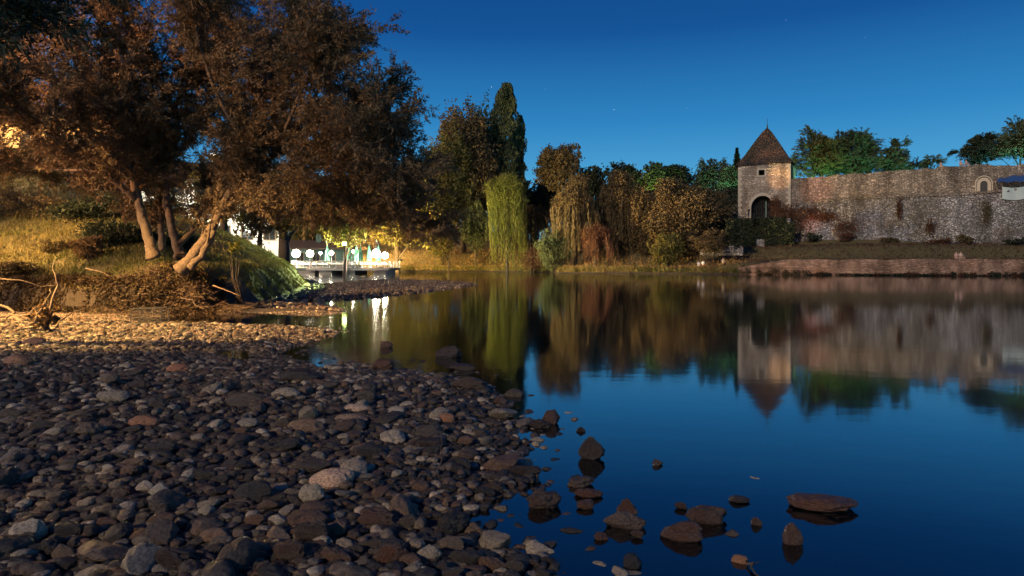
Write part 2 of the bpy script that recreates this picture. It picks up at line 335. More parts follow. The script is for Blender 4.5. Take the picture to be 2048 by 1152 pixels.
# ================================================================== stones
def ico(sub):
    bm = bmesh.new(); bmesh.ops.create_icosphere(bm, subdivisions=sub, radius=1.0)
    v = np.array([p.co[:] for p in bm.verts]); f = np.array([[q.index for q in fc.verts] for fc in bm.faces]); bm.free(); return v, f
def stone_shape(sub, rr_, rough=0.16, flat=0.6, facet=0.0):
    v, f = ico(sub); k = rr_.rand(3)*40
    n = v/np.linalg.norm(v, axis=1, keepdims=True)
    d = 1 + rough*1.6*vnoise(n[:,0]*1.1+k[0], n[:,1]*1.1+k[1], n[:,2]*1.1+k[2]) + rough*0.55*vnoise(n[:,0]*3.1+k[1], n[:,1]*3.1+k[2], n[:,2]*3.1+k[0])
    if sub > 3: d += rough*0.3*vnoise(n[:,0]*9+k[1], n[:,1]*9+k[2], n[:,2]*9+k[0])
    p = n*d[:, None]
    for _ in range(int(facet)):            # chop planes for angular stones
        q = rr_.randn(3); q /= np.linalg.norm(q); h = 0.6+0.25*rr_.rand(); dd = p@q
        p = p - np.outer(np.maximum(dd-h, 0), q)*0.85
    p[:, 2] *= flat; p[:, 1] *= 0.8
    return p, f
SHAPES = []
for i in range(16):
    p, f = stone_shape(5, rs, 0.13+0.10*rs.rand(), 0.45+0.3*rs.rand(), rs.choice([0, 0, 1, 3, 5]))
    me = npmesh('stone', p, f, np.zeros(len(f))); SHAPES.append(me)
    me.polygons.foreach_set('use_smooth', np.ones(len(f), bool))
# hand-placed stones: px x, px y of its foot, width px, height px, kind, label
HAND = [
 (1184, 922, 56, 48, 'w', 'upright rough brown rock standing alone in blue water, mirrored below itself'),
 (1642, 1030, 142, 38, 'w', 'long low russet rock in the water furthest right of the near rocks'),
 (1583, 1092, 44, 46, 'w', 'small pointed rock in the water below the long russet rock'),
 (1408, 1050, 96, 44, 'w', 'broad dark rounded rock in the water beside a small one on its left'),
 (1362, 1086, 86, 44, 'w', 'broad oval brown rock in the water, nearer of the two large ovals'),
 (1511, 1052, 26, 18, 'w', 'small pale-edged stone standing alone between the oval rocks and pointed rock'),
 (1476, 1008, 46, 15, 'w', 'flat dark stone barely breaking the surface above the small pale-edged stone'),
 (1360, 1020, 28, 18, 'w', 'small dark stone touching the left end of the broad dark rock'),
 (1252, 1036, 46, 38, 'w', 'steep wedge-shaped reddish rock on top of the group in the water'),
 (1248, 1062, 92, 34, 'w', 'long reddish slab under the wedge-shaped rock'),
 (1200, 1082, 34, 16, 'w', 'small dark stone at the left foot of the reddish slab'),
 (1275, 1078, 28, 18, 'w', 'small stone at the right foot of the reddish slab'),
 (1090, 1020, 74, 42, 'w', 'smooth rounded grey-brown boulder at the shore edge facing open water'),
 (1160, 976, 62, 24, 'w', 'flat stone in the water, upper of two stacked in a row'),
 (1176, 998, 62, 22, 'w', 'flat stone in the water, lower of two stacked in a row'),
 (1168, 1020, 40, 18, 'w', 'small flat stone right of the smooth rounded boulder'),
 (1314, 932, 26, 12, 'w', 'tiny dark stone alone in open blue water right of the upright rock'),
 (1162, 864, 20, 10, 'w', 'tiny dark stone in open water above the upright rock'),
 (1102, 850, 40, 34, 'w', 'peaked brown rock leaning on a flat one at the shore tip'),
 (1080, 858, 46, 20, 'w', 'flat stone at the foot of the peaked brown rock'),
 (1480, 1128, 36, 18, 'o', 'ochre stone at the bottom edge of the water with a twig beside it'),
 (898, 716, 56, 30, 'w', 'craggy dark rock in the water above the shore corner'),
 (922, 742, 62, 16, 'w', 'low rounded stone just below the craggy dark rock'),
 (945, 782, 84, 36, 'w', 'large dark blocky rock at the corner where shore meets open river'),
 (1000, 812, 32, 22, 'w', 'small brown stone just right of the large dark blocky rock'),
 (770, 696, 34, 18, 'w', 'small pointed brown stone in gold-lit water'),
 (768, 742, 48, 28, 'w', 'rounded stone at the edge of the gold-lit water'),
 (664, 978, 92, 44, 'p', 'pale angular grey rock in the middle of the pebble shore'),
 (612, 866, 84, 28, 'o', 'smooth tan oval stone beside a small grey one'),
 (566, 858, 30, 24, 'g', 'small grey stone touching the left end of the tan oval'),
 (704, 850, 70, 26, 'o', 'long pale tan stone right of the tan oval'),
 (712, 824, 54, 16, 'p', 'flat pale stone above the long pale tan one'),
 (790, 828, 42, 16, 'p', 'small flat pale block near the upper shore edge'),
 (288, 858, 64, 30, 'o', 'flat-topped reddish tan stone left of centre'),
 (290, 984, 34, 24, 'p', 'white egg-shaped pebble, left of a touching pair'),
 (318, 990, 40, 24, 'p', 'white pointed pebble, right of a touching pair'),
 (604, 764, 84, 30, 'g', 'broad low boulder near the pool'),
 (574, 798, 62, 26, 'g', 'smooth boulder just below the broad low one'),
 (492, 818, 90, 34, 'g', 'wide craggy brown rock beside its smooth neighbours'),
 (356, 748, 50, 24, 'o', 'rust-tinted rounded stone in the upper left of the shore'),
 (222, 770, 52, 28, 'g', 'grey rounded stone left of the rust-tinted one'),
 (228, 806, 66, 28, 'g', 'long sloping grey stone under the grey rounded stone'),
 (280, 784, 48, 30, 'w', 'dark upright rounded stone between two grey ones'),
 (620, 948, 96, 28, 'g', 'long grey slab lying above the pale angular rock'),
 (536, 978, 46, 10, 'g', 'thin flat grey pebble left of the pale angular rock'),
 (622, 1090, 78, 56, 'w', 'big rough brown boulder low in the middle of the shore'),
 (580, 1128, 70, 50, 'w', 'round dark boulder below the big rough one'),
 (345, 1146, 90, 50, 'w', 'craggy brown boulder at the bottom edge of the frame'),
 (52, 1098, 44, 38, 'g', 'rounded grey boulder near the left edge'),
 (132, 1084, 80, 44, 'g', 'sloping grey rock right of the rounded grey boulder'),
 (128, 1126, 50, 38, 'g', 'pointed grey rock at the lower left'),
 (752, 1058, 86, 44, 'w', 'flat-faced reddish boulder near the bottom middle'),
 (816, 1058, 40, 30, 'g', 'rough stone right of the flat-faced reddish boulder'),
 (790, 1130, 64, 44, 'w', 'rounded dark boulder near the bottom shoreline'),
 (902, 1106, 54, 34, 'g', 'speckled boulder at the bottom shoreline'),
 (984, 992, 50, 34, 'w', 'rough brown boulder on the shore edge left of the smooth one'),
 (1046, 960, 74, 36, 'w', 'long dark wet boulder at the shore edge'),
 (890, 1018, 16, 22, 'o', 'small bright orange upright pebble'),
 (40, 735, 60, 30, 'o', 'orange-lit angular rock at the far left edge of the shore'),
 (70, 692, 44, 20, 'o', 'pale block among lit pebbles near the left edge'),
 (430, 1086, 60, 28, 'o', 'low reddish brown stone in the lower left half'),
 (894, 846, 36, 22, 'o', 'tan stone under a second tan stone by the shore edge'),
 (894, 832, 28, 14, 'o', 'tan stone resting on top of another by the shore edge'),
 (860, 898, 76, 22, 'w', 'long ridged brown stone in the shore right of centre'),
 (744, 916, 64, 28, 'g', 'rounded grey stone right of centre on the shore'),
 (270, 935, 50, 20, 'o', 'cream-topped rounded stone in the left half'),
]
kmat = {'w': 'wetstone', 'g': 'stone', 'o': 'tan', 'p': 'palestone'}
M['tan'] = stonemat('tan_stone', (0.22, 0.14, 0.09), (0.27, 0.175, 0.115), (0.34, 0.24, 0.17))
taken = []; nh = 0
def put_stone(me, x, y, zc, rx, ry, rz_, yaw, mat=None, tilt=0.0):
    o = bpy.data.objects.new('stone', me); COL.objects.link(o)
    o.location = (x, y, zc); o.scale = (rx, ry, rz_); o.rotation_euler = (tilt*rnd.uniform(-1, 1), tilt*rnd.uniform(-1, 1), yaw)
    if mat:
        o.material_slots[0].link = 'OBJECT'; o.material_slots[0].material = mat
    return o
for me in SHAPES: me.materials.append(M['stone'])
for i, (px, py, wp, hp, kd, lab) in enumerate(HAND):
    z0 = max(0.0, hz(*onz(px, py, 0.08)[:2])) if kd != 'w' or px < 1000 else 0.0
    p = onz(px, py, z0); sc_ = p.y / F
    rx = wp*sc_*0.5
    depth = rx*0.62; hh = hp*sc_
    p = Vector((p.x*(1+depth/p.y), p.y+depth*0.9, 0))
    rzz = hh*(0.62 if ('upright' in lab or 'pointed' in lab or 'peaked' in lab or 'wedge' in lab) else 0.52)
    v, f = stone_shape(5, rs, 0.24 if kd == 'w' else 0.13, 1.0, {'w': 1, 'g': 2, 'o': 0, 'p': 2}[kd])
    v = v/np.abs(v).max(0)
    if 'upright' in lab or 'pointed' in lab or 'peaked' in lab or 'wedge' in lab:
        v[:, :2] *= (1 - 0.45*np.clip(v[:, 2:3], 0, 1))
    me = npmesh('stone', v, f, np.zeros(len(f))); me.polygons.foreach_set('use_smooth', np.ones(len(f), bool))
    me.materials.append(M[kmat[kd]])
    o_ = put_stone(me, p.x, p.y, z0 + rzz*0.55, rx, depth, rzz, rnd.uniform(-0.25, 0.25))
    tag(o_, lab, 'stone'); taken.append((p.x, p.y, rx)); nh += 1
# scattered stones
cand = []
def scatter(n, ylo, yhi, rlo, rhi, power, over):
    c = 0; tries = 0
    while c < n and tries < n*30:
        k = 4096
        Yr = (ylo**0.5 + rs.rand(k)*(yhi**0.5-ylo**0.5))**2; Xr = (rs.rand(k)*1.75-0.92)*Yr*0.82
        s = sdist(Xr, Yr, LAND); t_ = sdist(Xr, Yr, BANK); pu = sdist(Xr, Yr, PUDDLE)
        zg = H(Xr, Yr)
        for x, y, s1, t1, z, q in zip(Xr, Yr, s, t_, zg, pu):
            tries += 1
            if c >= n: break
            if t1 > 0.2 or q > 0: continue
            if s1 < 0 and rs.rand() > math.exp(s1*5.0): continue
            r = rlo + (rhi-rlo)*rs.rand()**power
            if over < 1:
                bad = False
                for (a, b_, c_) in taken:
                    if (a-x)**2+(b_-y)**2 < ((c_+r)*over)**2: bad = True; break
                if bad: continue
                taken.append((x, y, r))
            cand.append((x, y, max(z, -0.03) if s1 < 0.1 else z, r)); c += 1
scatter(190, 3.0, 9.5, 0.065, 0.125, 1.8, 0.62)
scatter(2900, 2.8, 13, 0.022, 0.062, 1.1, 0.52)
scatter(260, 11.5, 18, 0.04, 0.10, 1.8, 0.6)
scatter(6500, 2.8, 14, 0.014, 0.045, 1.2, 9)
scatter(6500, 8.0, 17.5, 0.02, 0.065, 1.6, 9)
arr = np.array(cand)
size = arr[:, 3]/arr[:, 1]*(np.abs(arr[:, 0]) < arr[:, 1]*0.78)*(arr[:, 1] > 3.15)
order = np.argsort(-size); NI = 300 - nh
ind = set(order[:NI].tolist())
for i in order[:NI]:
    x, y, z, r = arr[i]
    a, b_, c_ = r*rnd.uniform(0.85, 1.25), r*rnd.uniform(0.8, 1.0), r*rnd.uniform(0.75, 1.05)
    o_ = put_stone(SHAPES[rnd.randrange(16)], x, y, z + r*0.25, a, b_, c_, rnd.uniform(0, 6.28), None, 0.3)
    tag(o_, 'dark rounded river stone lying among many alike on the near pebble shore', 'stone', 'river stones of the near shore')
def merge_stones(name, lst, sub, mat, nshape=10, zf=0.2):
    sh = [stone_shape(sub, rs, 0.16, 0.6, rs.choice([0, 0, 2])) for _ in range(nshape)]
    lst = np.asarray(lst); n = len(lst); which = rs.randint(0, nshape, n); VV = []; FF = []; TT = []; base = 0
    for k in range(nshape):
        L = lst[which == k]; q = len(L)
        if q == 0: continue
        v, f = sh[k]; a = rs.rand(q)*6.283; r = L[:, 3]
        sx, sy, sz = r*(0.85+0.45*rs.rand(q)), r*(0.8+0.3*rs.rand(q)), r*(0.7+0.4*rs.rand(q))
        vx = v[None, :, 0]*sx[:, None]; vy = v[None, :, 1]*sy[:, None]; vz = v[None, :, 2]*sz[:, None]
        ti = (rs.rand(q)-0.5)*0.8; vz2 = vz + vx*np.sin(ti)[:, None]*0.6
        X = vx*np.cos(a)[:, None]-vy*np.sin(a)[:, None]+L[:, 0:1]; Y = vx*np.sin(a)[:, None]+vy*np.cos(a)[:, None]+L[:, 1:2]
        Z = vz2 + L[:, 2:3] + (r*zf)[:, None]
        VV.append(np.stack([X, Y, Z], -1).reshape(-1, 3))
        FF.append((f[None]+ (np.arange(q)*len(v))[:, None, None]).reshape(-1, 3)+base); base += q*len(v)
        TT.append(np.repeat(rs.rand(q), len(f)))
    me = npmesh(name, np.concatenate(VV), np.concatenate(FF), np.concatenate(TT))
    return link(name, me, mat, None, True)
rest = np.array([arr[i] for i in range(len(arr)) if i not in ind])
big = rest[rest[:, 3] > 0.04]; sml = rest[rest[:, 3] <= 0.04]
M['stonem'] = stonemat('river_stone_small', (0.022, 0.019, 0.017), (0.088, 0.07, 0.054), (0.48, 0.41, 0.32), scale=45)
tag(merge_stones('shore_stones', big, 3, M['stonem']), 'mass of mid-sized dark river stones covering the near shore', 'stones', kind='stuff')
M['pebble'] = stonemat('dark_wet_pebble', (0.016, 0.014, 0.012), (0.05, 0.04, 0.032), (0.2, 0.17, 0.13), rough=0.3, scale=60)
tag(merge_stones('pebbles', sml, 2, M['pebble']), 'small dark pebbles filling the gaps of the near shore', 'pebbles', kind='stuff')
# gravel bar lit by the street lamp
gl_ = []
while len(gl_) < 30000:
    k = 20000; y = 9.5 + 11.5*rs.rand(k)**0.8; x = -(0.15 + 0.75*rs.rand(k))*y*1.0
    s = sdist(x, y, LAND); t_ = sdist(x, y, BANK); pu = sdist(x, y, PUDDLE); z = H(x, y)
    ok = (s > -0.15) & (t_ < 0.15) & (pu < 0.02) & (y > 10.8 - 1.6*fbm(x*0.8, y*0.8) - 1.5*rs.rand(k)**3) 
    for a in np.stack([x, y, np.maximum(z, -0.02), 0.011+0.02*rs.rand(k)**1.5], 1)[ok]: gl_.append(a)
tag(merge_stones('gravel', np.array(gl_[:30000]), 1, M['gravel'], 8), 'fine gravel bar lit orange between the pool and the bank', 'gravel', kind='stuff')
# spit stones, further off
sp_ = []
while len(sp_) < 7000:
    k = 20000; y = 22 + 42*rs.rand(k)**1.3; x = -26*rs.rand(k)
    s = sdist(x, y, LAND); t_ = sdist(x, y, BANK); z = H(x, y)
    ok = (s > -0.4) & (t_ < 0.1) & (x > -0.75*y)
    sel = np.stack([x, y, np.maximum(z, -0.02), (0.03+0.07*rs.rand(k)**2)*(1+(s < 0.6)*0.6)], 1)[ok]
    for a in sel: sp_.append(a)
tag(merge_stones('spit_stones', np.array(sp_[:7000]), 1, M['stonem'], 8), 'dark stones covering the low spit that runs into the river', 'stones', kind='stuff')

# ================================================================== foliage
def quads(C, D, L, W, nrm=None):
    n = len(C); D = D/np.maximum(np.linalg.norm(D, axis=1, keepdims=True), 1e-6)
    R = rs.randn(n, 3) if nrm is None else nrm + 0.6*rs.randn(n, 3)
    S = np.cross(D, R); S /= np.maximum(np.linalg.norm(S, axis=1, keepdims=True), 1e-6)
    L = np.broadcast_to(np.asarray(L, float), (n,))[:, None]; W = np.broadcast_to(np.asarray(W, float), (n,))[:, None]
    a = C - D*L*0.5; c = C + D*L*0.5; mid = C - D*L*0.05
    V = np.stack([a, mid+S*W*0.5, c, mid-S*W*0.5], 1).reshape(-1, 3)
    return V, np.arange(n*4).reshape(n, 4)
def leafmesh(name, C, D, L, W, mat, parent, tint=None):
    V, Fq = quads(C, D, L, W)
    if tint is None: tint = np.clip(0.5 + 0.9*fbm(C[:, 0]*0.35, C[:, 1]*0.35, C[:, 2]*0.35) + 0.22*rs.randn(len(C)), 0, 1)
    return link(name, npmesh(name, V, Fq, tint), mat, parent)
def unit(n):
    v = rs.randn(n, 3); return v/np.linalg.norm(v, axis=1, keepdims=True)
def cloud(c, R, n, lobes=12, sub=0.45, sig=0.07, flatb=0.0):
    """points of a crown: clumps on the shells of random sub-lobes in the ellipsoid"""
    c = np.asarray(c, float); R = np.asarray(R, float)
    lc = unit(lobes)*(0.35+0.42*rs.rand(lobes, 1)); lr = sub*(0.7+0.6*rs.rand(lobes))
    nk = max(20, n//40); w_ = rs.randint(0, lobes, nk)
    u = unit(nk); u[:, 2] = np.where(rs.rand(nk) < 0.7, np.abs(u[:, 2]), u[:, 2])
    kc = lc[w_] + u*lr[w_][:, None]*(0.55+0.5*rs.rand(nk, 1)**0.5)
    kk = rs.randint(0, nk, n); P = kc[kk] + rs.randn(n, 3)*sig*(0.6+0.9*rs.rand(nk))[kk][:, None]
    if flatb: P[:, 2] = np.maximum(P[:, 2], -flatb+0.15*rs.rand(n))
    D = u[kk]*0.6 + rs.randn(n, 3)*0.8
    ic = rs.rand(n) < 0.28; P[ic] = unit(n)[ic]*(rs.rand(n, 1)[ic]**0.4)*0.8
    return c + P*R, D
LM = {}
LM['willow'] = leafmat('willow_leaf', (0.09, 0.07, 0.04), (0.19, 0.125, 0.065))
LM['brown'] = leafmat('browning_leaf', (0.075, 0.06, 0.03), (0.17, 0.115, 0.055))
LM['olive'] = leafmat('olive_leaf', (0.07, 0.08, 0.025), (0.19, 0.155, 0.045))
LM['green'] = leafmat('green_leaf', (0.05, 0.07, 0.035), (0.11, 0.125, 0.055))
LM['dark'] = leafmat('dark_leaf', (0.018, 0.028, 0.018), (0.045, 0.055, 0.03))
LM['yellow'] = leafmat('yellow_green_leaf', (0.10, 0.12, 0.02), (0.24, 0.22, 0.045))
LM['rust'] = leafmat('rust_leaf', (0.075, 0.038, 0.024), (0.17, 0.08, 0.045))
LM['grass'] = leafmat('grass_blade', (0.07, 0.085, 0.018), (0.24, 0.18, 0.07))
LM['under'] = leafmat('undergrowth_leaf', (0.022, 0.016, 0.009), (0.085, 0.05, 0.022))
LM['withered'] = leafmat('withered_grass_blade', (0.045, 0.03, 0.02), (0.13, 0.07, 0.045))
LM['dry'] = leafmat('dry_grass_blade', (0.16, 0.10, 0.045), (0.30, 0.2, 0.09))
DENS = 1.55
def tree(label, px, d, ytop, wpx, ybot, kind='round', mat='green', cat='tree', name='tree', n=9000, leaf=0.34, group=None, lean=0.0, zbase=None, trunk_r=None, asp=1.0, bark='darkbark'):
    n = int(n*DENS*(1.7 if kind == 'feather' else 1)); leaf = leaf*1.12
    X = (px-1024)/F*d; gz = hz(X, d) if zbase is None else zbase
    top = at(px, ytop, d).z; bot = at(px, ybot, d).z; R = wpx/F*d*0.5
    root = empty(name, (X, d, gz)); tag(root, label, cat, group)
    hc = (top+bot)/2 - gz; hv = (top-bot)/2
    tr_ = trunk_r or max(0.12, 0.045*R+0.08)
    tb = MB(); h = top-gz
    pts = [Vector((lean*h*0.25*q*q + 0.1*R*0.3*math.sin(q*5+px), 0.1*math.sin(q*4), h*0.82*q)) for q in np.linspace(0, 1, 7)]
    pts[0] = pts[0] - Vector((0, 0, 0.4))
    tb.tube(pts, [tr_*(1.25-1.1*q) for q in np.linspace(0, 1, 7)], 8)
    for k in range(6):
        a = rnd.uniform(0, 6.28); z0 = rnd.uniform(0.25, 0.6)*h; p0 = Vector(pts[int(z0/h/0.82*6) if z0/h/0.82*6 < 6 else 5]); 
        e = Vector((math.cos(a)*R*0.7+lean*h*0.1, math.sin(a)*R*0.6, min(z0+R*rnd.uniform(0.3, 0.8), h*0.9)))
        tb.tube([p0, p0.lerp(e, 0.5)+Vector((0, 0, 0.1*R)), e], [tr_*0.5, tr_*0.3, tr_*0.08], 5)
    tb.build('trunk', M[bark], root, True)
    cc = (lean*h*0.2, 0, hc); T = None
    if kind == 'round':
        C, D = cloud(cc, (R*1.02, R*0.9*asp, hv*1.03), n, 16, 0.42, 0.06); L, W = leaf, leaf*0.72
    elif kind == 'poplar':
        q = rs.rand(n)**0.8; ang = rs.rand(n)*6.283
        prof = np.sin(np.clip(q*0.95+0.03, 0, 1)*math.pi)**0.42*(1-0.12*q)
        lump = 0.8+0.55*vnoise(ang*1.6, q*14, px*0.1)+0.3*vnoise(ang*4, q*34, px*0.3)
        r = R*prof*lump*(0.55+0.5*rs.rand(n)**0.6)
        C = np.stack([np.cos(ang)*r, np.sin(ang)*r, hc-hv+2*hv*q], 1); D = np.stack([np.cos(ang)*0.3, np.sin(ang)*0.3, np.ones(n)], 1)+0.35*rs.randn(n, 3); L, W = leaf*1.2, leaf*0.55
    elif kind == 'weeping':
        m1 = int(n*0.5); C1, D1 = cloud((cc[0], 0, hc+hv*0.42), (R*0.95, R*0.85, hv*0.58), m1, 9, 0.42, 0.075)
        ns = max(30, (n-m1)//60); cl = rs.randint(0, 13, ns); a = cl*0.483+0.16*rs.randn(ns); cr_ = (0.55+0.5*rs.rand(13)); rr_ = R*np.clip(cr_[cl]*(0.75+0.3*rs.rand(ns)), 0, 1.05)
        zt = hc+hv*(0.05+0.6*np.sqrt(np.clip(1-(rr_/R)**2, 0, 1))+0.35*(rs.rand(13)-0.5)[cl])*1.0
        zb = hc-hv + 2*hv*(0.38*rs.rand(ns)**1.2+0.25*(rs.rand(13)**2)[cl])
        gi = np.repeat(np.arange(ns), 60); q = rs.rand(len(gi))
        sw = 0.10*R*np.sin(q*2+a[gi]) + 0.14*R*(np.round(a*3)%3-1)[gi]*0.5
        C2 = np.stack([cc[0]+np.cos(a[gi])*(rr_[gi]+sw)+0.07*rs.randn(len(gi)), np.sin(a[gi])*(rr_[gi]+sw)+0.07*rs.randn(len(gi)), zt[gi]+(zb[gi]-zt[gi])*q], 1)
        D2 = np.stack([0.12*rs.randn(len(gi)), 0.12*rs.randn(len(gi)), -np.ones(len(gi))], 1)
        C = np.concatenate([C1, C2]); D = np.concatenate([D1, D2]); L = np.concatenate([np.full(len(C1), leaf), np.full(len(C2), leaf*1.9)]); W = np.concatenate([np.full(len(C1), leaf*0.45), np.full(len(C2), leaf*0.26)])
        T = np.clip(np.concatenate([0.5+0.4*rs.randn(len(C1)), (0.5+0.35*rs.randn(ns))[gi]]), 0, 1)
    elif kind == 'feather':
        nf = n//22; Cf, Df = cloud(cc, (R*1.0, R*0.75, hv*0.95), nf, 11, 0.48, 0.1)
        Df = Cf-np.array(cc); Df[:, 2] = np.abs(Df[:, 2])*0.7+0.3*R; Df += rs.randn(nf, 3)*R*0.25; Df /= np.linalg.norm(Df, axis=1, keepdims=True)
        k = 22; q = np.tile(np.linspace(0.1, 1, k//2).repeat(2), nf); gi = np.repeat(np.arange(nf), k); side = np.tile([1, -1], nf*k//2)
        fl = leaf*3.4*(0.7+0.6*rs.rand(nf)); S = np.cross(Df, unit(nf)); S /= np.linalg.norm(S, axis=1, keepdims=True)
        C = Cf[gi]+Df[gi]*(q*fl[gi])[:, None]; C[:, 2] -= (q**2)*fl[gi]*0.45
        D = S[gi]*side[:, None]+Df[gi]*0.6; C = C + D*leaf*0.3; L, W = leaf*0.9, leaf*0.26
        T = np.clip(0.5+0.3*rs.randn(nf), 0, 1)[gi]
    elif kind == 'pine':
        q = rs.rand(n)**1.3; tier = np.clip(np.floor(q*9)/9*0.5+q*0.5, 0, 0.97); ang = rs.rand(n)*6.283
        r = R*(1-tier)*rs.rand(n)**0.6*(1+0.15*vnoise(ang, tier*9)); C = np.stack([np.cos(ang)*r, np.sin(ang)*r, hc-hv+2*hv*q*0.98+0.12*r], 1)
        D = np.stack([np.cos(ang), np.sin(ang), 0.4*np.ones(n)], 1)+0.3*rs.randn(n, 3); L, W = leaf, leaf*0.35
    leafmesh('crown', C, D, L, W, LM[mat], root, T)
    return root
def shrub(label, px, d, ytop, wpx, ybot, mat='green', n=4000, leaf=0.25, cat='bush', name='bush', group=None, asp=0.8):
    X = (px-1024)/F*d; top = at(px, ytop, d).z; bot = at(px, ybot, d).z; R = wpx/F*d*0.5; gz = min(bot, hz(X, d))
    root = empty(name, (X, d, gz)); tag(root, label, cat, group); tb = MB()
    for k in range(7):
        a = k*0.9; tb.tube([(0.05*k, 0, -0.2), (math.cos(a)*R*0.3, math.sin(a)*R*0.3, (top-gz)*0.4), (math.cos(a)*R*0.65, math.sin(a)*R*0.6, (top-gz)*0.75)], [0.022, 0.015, 0.006], 5)
    tb.build('stem', M['darkbark'], root, True)
    C, D = cloud((0, 0, (top+bot)/2-gz), (R, R*asp, (top-bot)/2), n, 10, 0.48, 0.08)
    leafmesh('foliage', C, D, leaf, leaf*0.5, LM[mat], root); return root

# ---- near willows on the left bank: hand-drawn limbs, grown out with branches and twigs
def near_tree(label, base, stems, name='willow_tree', ntw=5, nbr=10, nleaf=38, blen=(1.3, 2.5), leafL=0.135, mat='willow', seed=1):
    r_ = random.Random(seed); bx, by, bz = base
    root = empty(name, base); tag(root, label, 'tree')
    tb = MB(); O = Vector(base)
    segs = []                                   # start, dir, len for twigs
    trunkdone = False
    for (pl, r0, r1) in stems:                  # polyline in world coordinates
        P = [Vector(p)-O for p in pl]
        dense = []; nP = len(P)
        for i in range(nP-1):
            p0, p1, p2, p3 = P[max(i-1, 0)], P[i], P[i+1], P[min(i+2, nP-1)]
            for k in range(5):
                q = k/5
                p = 0.5*((2*p1) + (p2-p0)*q + (2*p0-5*p1+4*p2-p3)*q*q + (3*p1-p0-3*p2+p3)*q*q*q)
                dense.append(p + Vector((r_.gauss(0, 0.012), r_.gauss(0, 0.015), r_.gauss(0, 0.01))))
        dense.append(P[-1]); m_ = len(dense)
        tb.tube(dense, [0.84*(r0+(r1-r0)*(i/(m_-1))**0.8)*r_.uniform(0.93, 1.07)*(1+0.35*max(0, 1-i/3)*(r0 > 0.17)) for i in range(m_)], 12)
        L = sum((dense[i+1]-dense[i]).length for i in range(m_-1))
        if r0 > 0.17: start = 0.68
        elif r0 > 0.14: start = 0.30
        else: start = 0.12
        nb = int(nbr*L/2.2)
        for _ in range(nb):
            f = r_.uniform(start, 1.0); i = min(int(f*(m_-1)), m_-2); p = dense[i].lerp(dense[i+1], f*(m_-1)-i)
            t_ = (dense[i+1]-dense[i]).normalized()
            dr = (t_*r_.uniform(0.2, 0.9) + Vector((r_.gauss(0, 0.6), r_.gauss(0, 0.6), r_.gauss(0.22, 0.45)))).normalized()
            bl = r_.uniform(*blen)*(1.15-0.45*f); pts = [p]
            rb = max(0.012, (r0+(r1-r0)*f)*0.38)
            for k in range(5):
                dr = (dr + Vector((r_.gauss(0, 0.16), r_.gauss(0, 0.16), r_.gauss(0.03, 0.12)-0.015*k))).normalized(); pts.append(pts[-1]+dr*bl/5)
            if pts[-1].z+O.z < (3.2 if pts[-1].x+O.x < -6.4 else 2.3): continue
            tb.tube(pts, [rb*(1-0.16*k) for k in range(6)], 5, False)
            for k in range(1, 6):
                for _t in range(ntw):
                    sp_ = pts[k-1].lerp(pts[k], r_.random()); td = (dr*0.6 + Vector((r_.gauss(0, 0.6), r_.gauss(0, 0.6), r_.gauss(0.02, 0.5)))).normalized()
                    if sp_.z+O.z+td.z*0.7 < (2.75 if sp_.x+O.x < -6.4 else 1.95): continue
                    segs.append((sp_, td, r_.uniform(0.35, 0.85)))
    tb.build('trunk', M['bark'], root, True)
    S = np.array([s[0][:] for s in segs]); Dd = np.array([s[1][:] for s in segs]); Ls = np.array([s[2] for s in segs])
    tw = MB()
    for (s, d_, l_) in segs[::2]: tw.tube([s, s+d_*l_*0.6+Vector((0, 0, 0.02)), s+d_*l_+Vector((0, 0, -0.05))], [0.007, 0.005, 0.002], 3, False)
    tw.build('twigs', M['darkbark'], root)
    n = len(S)*nleaf; gi = np.repeat(np.arange(len(S)), nleaf); q = np.clip(rs.rand(n)**0.8, 0.05, 1)
    C = S[gi]+Dd[gi]*(q*Ls[gi])[:, None]; C[:, 2] -= 0.12*(q*Ls[gi])**2
    D = Dd[gi]*0.9 + 0.6*rs.randn(n, 3); D[:, 2] -= 0.15
    D /= np.linalg.norm(D, axis=1, keepdims=True); C = C + D*leafL*0.5 + 0.03*rs.randn(n, 3)
    T = np.clip((0.5+0.3*rs.randn(len(S)))[gi]+0.15*rs.randn(n), 0, 1)
    leafmesh('crown', C, D, leafL*(0.7+0.5*rs.rand(n)), leafL*0.24, LM[mat], root, T)
    print(label, len(segs), n)
    return root
def pl(*a): return [tuple(at(x, y, d)) for x, y, d in a]
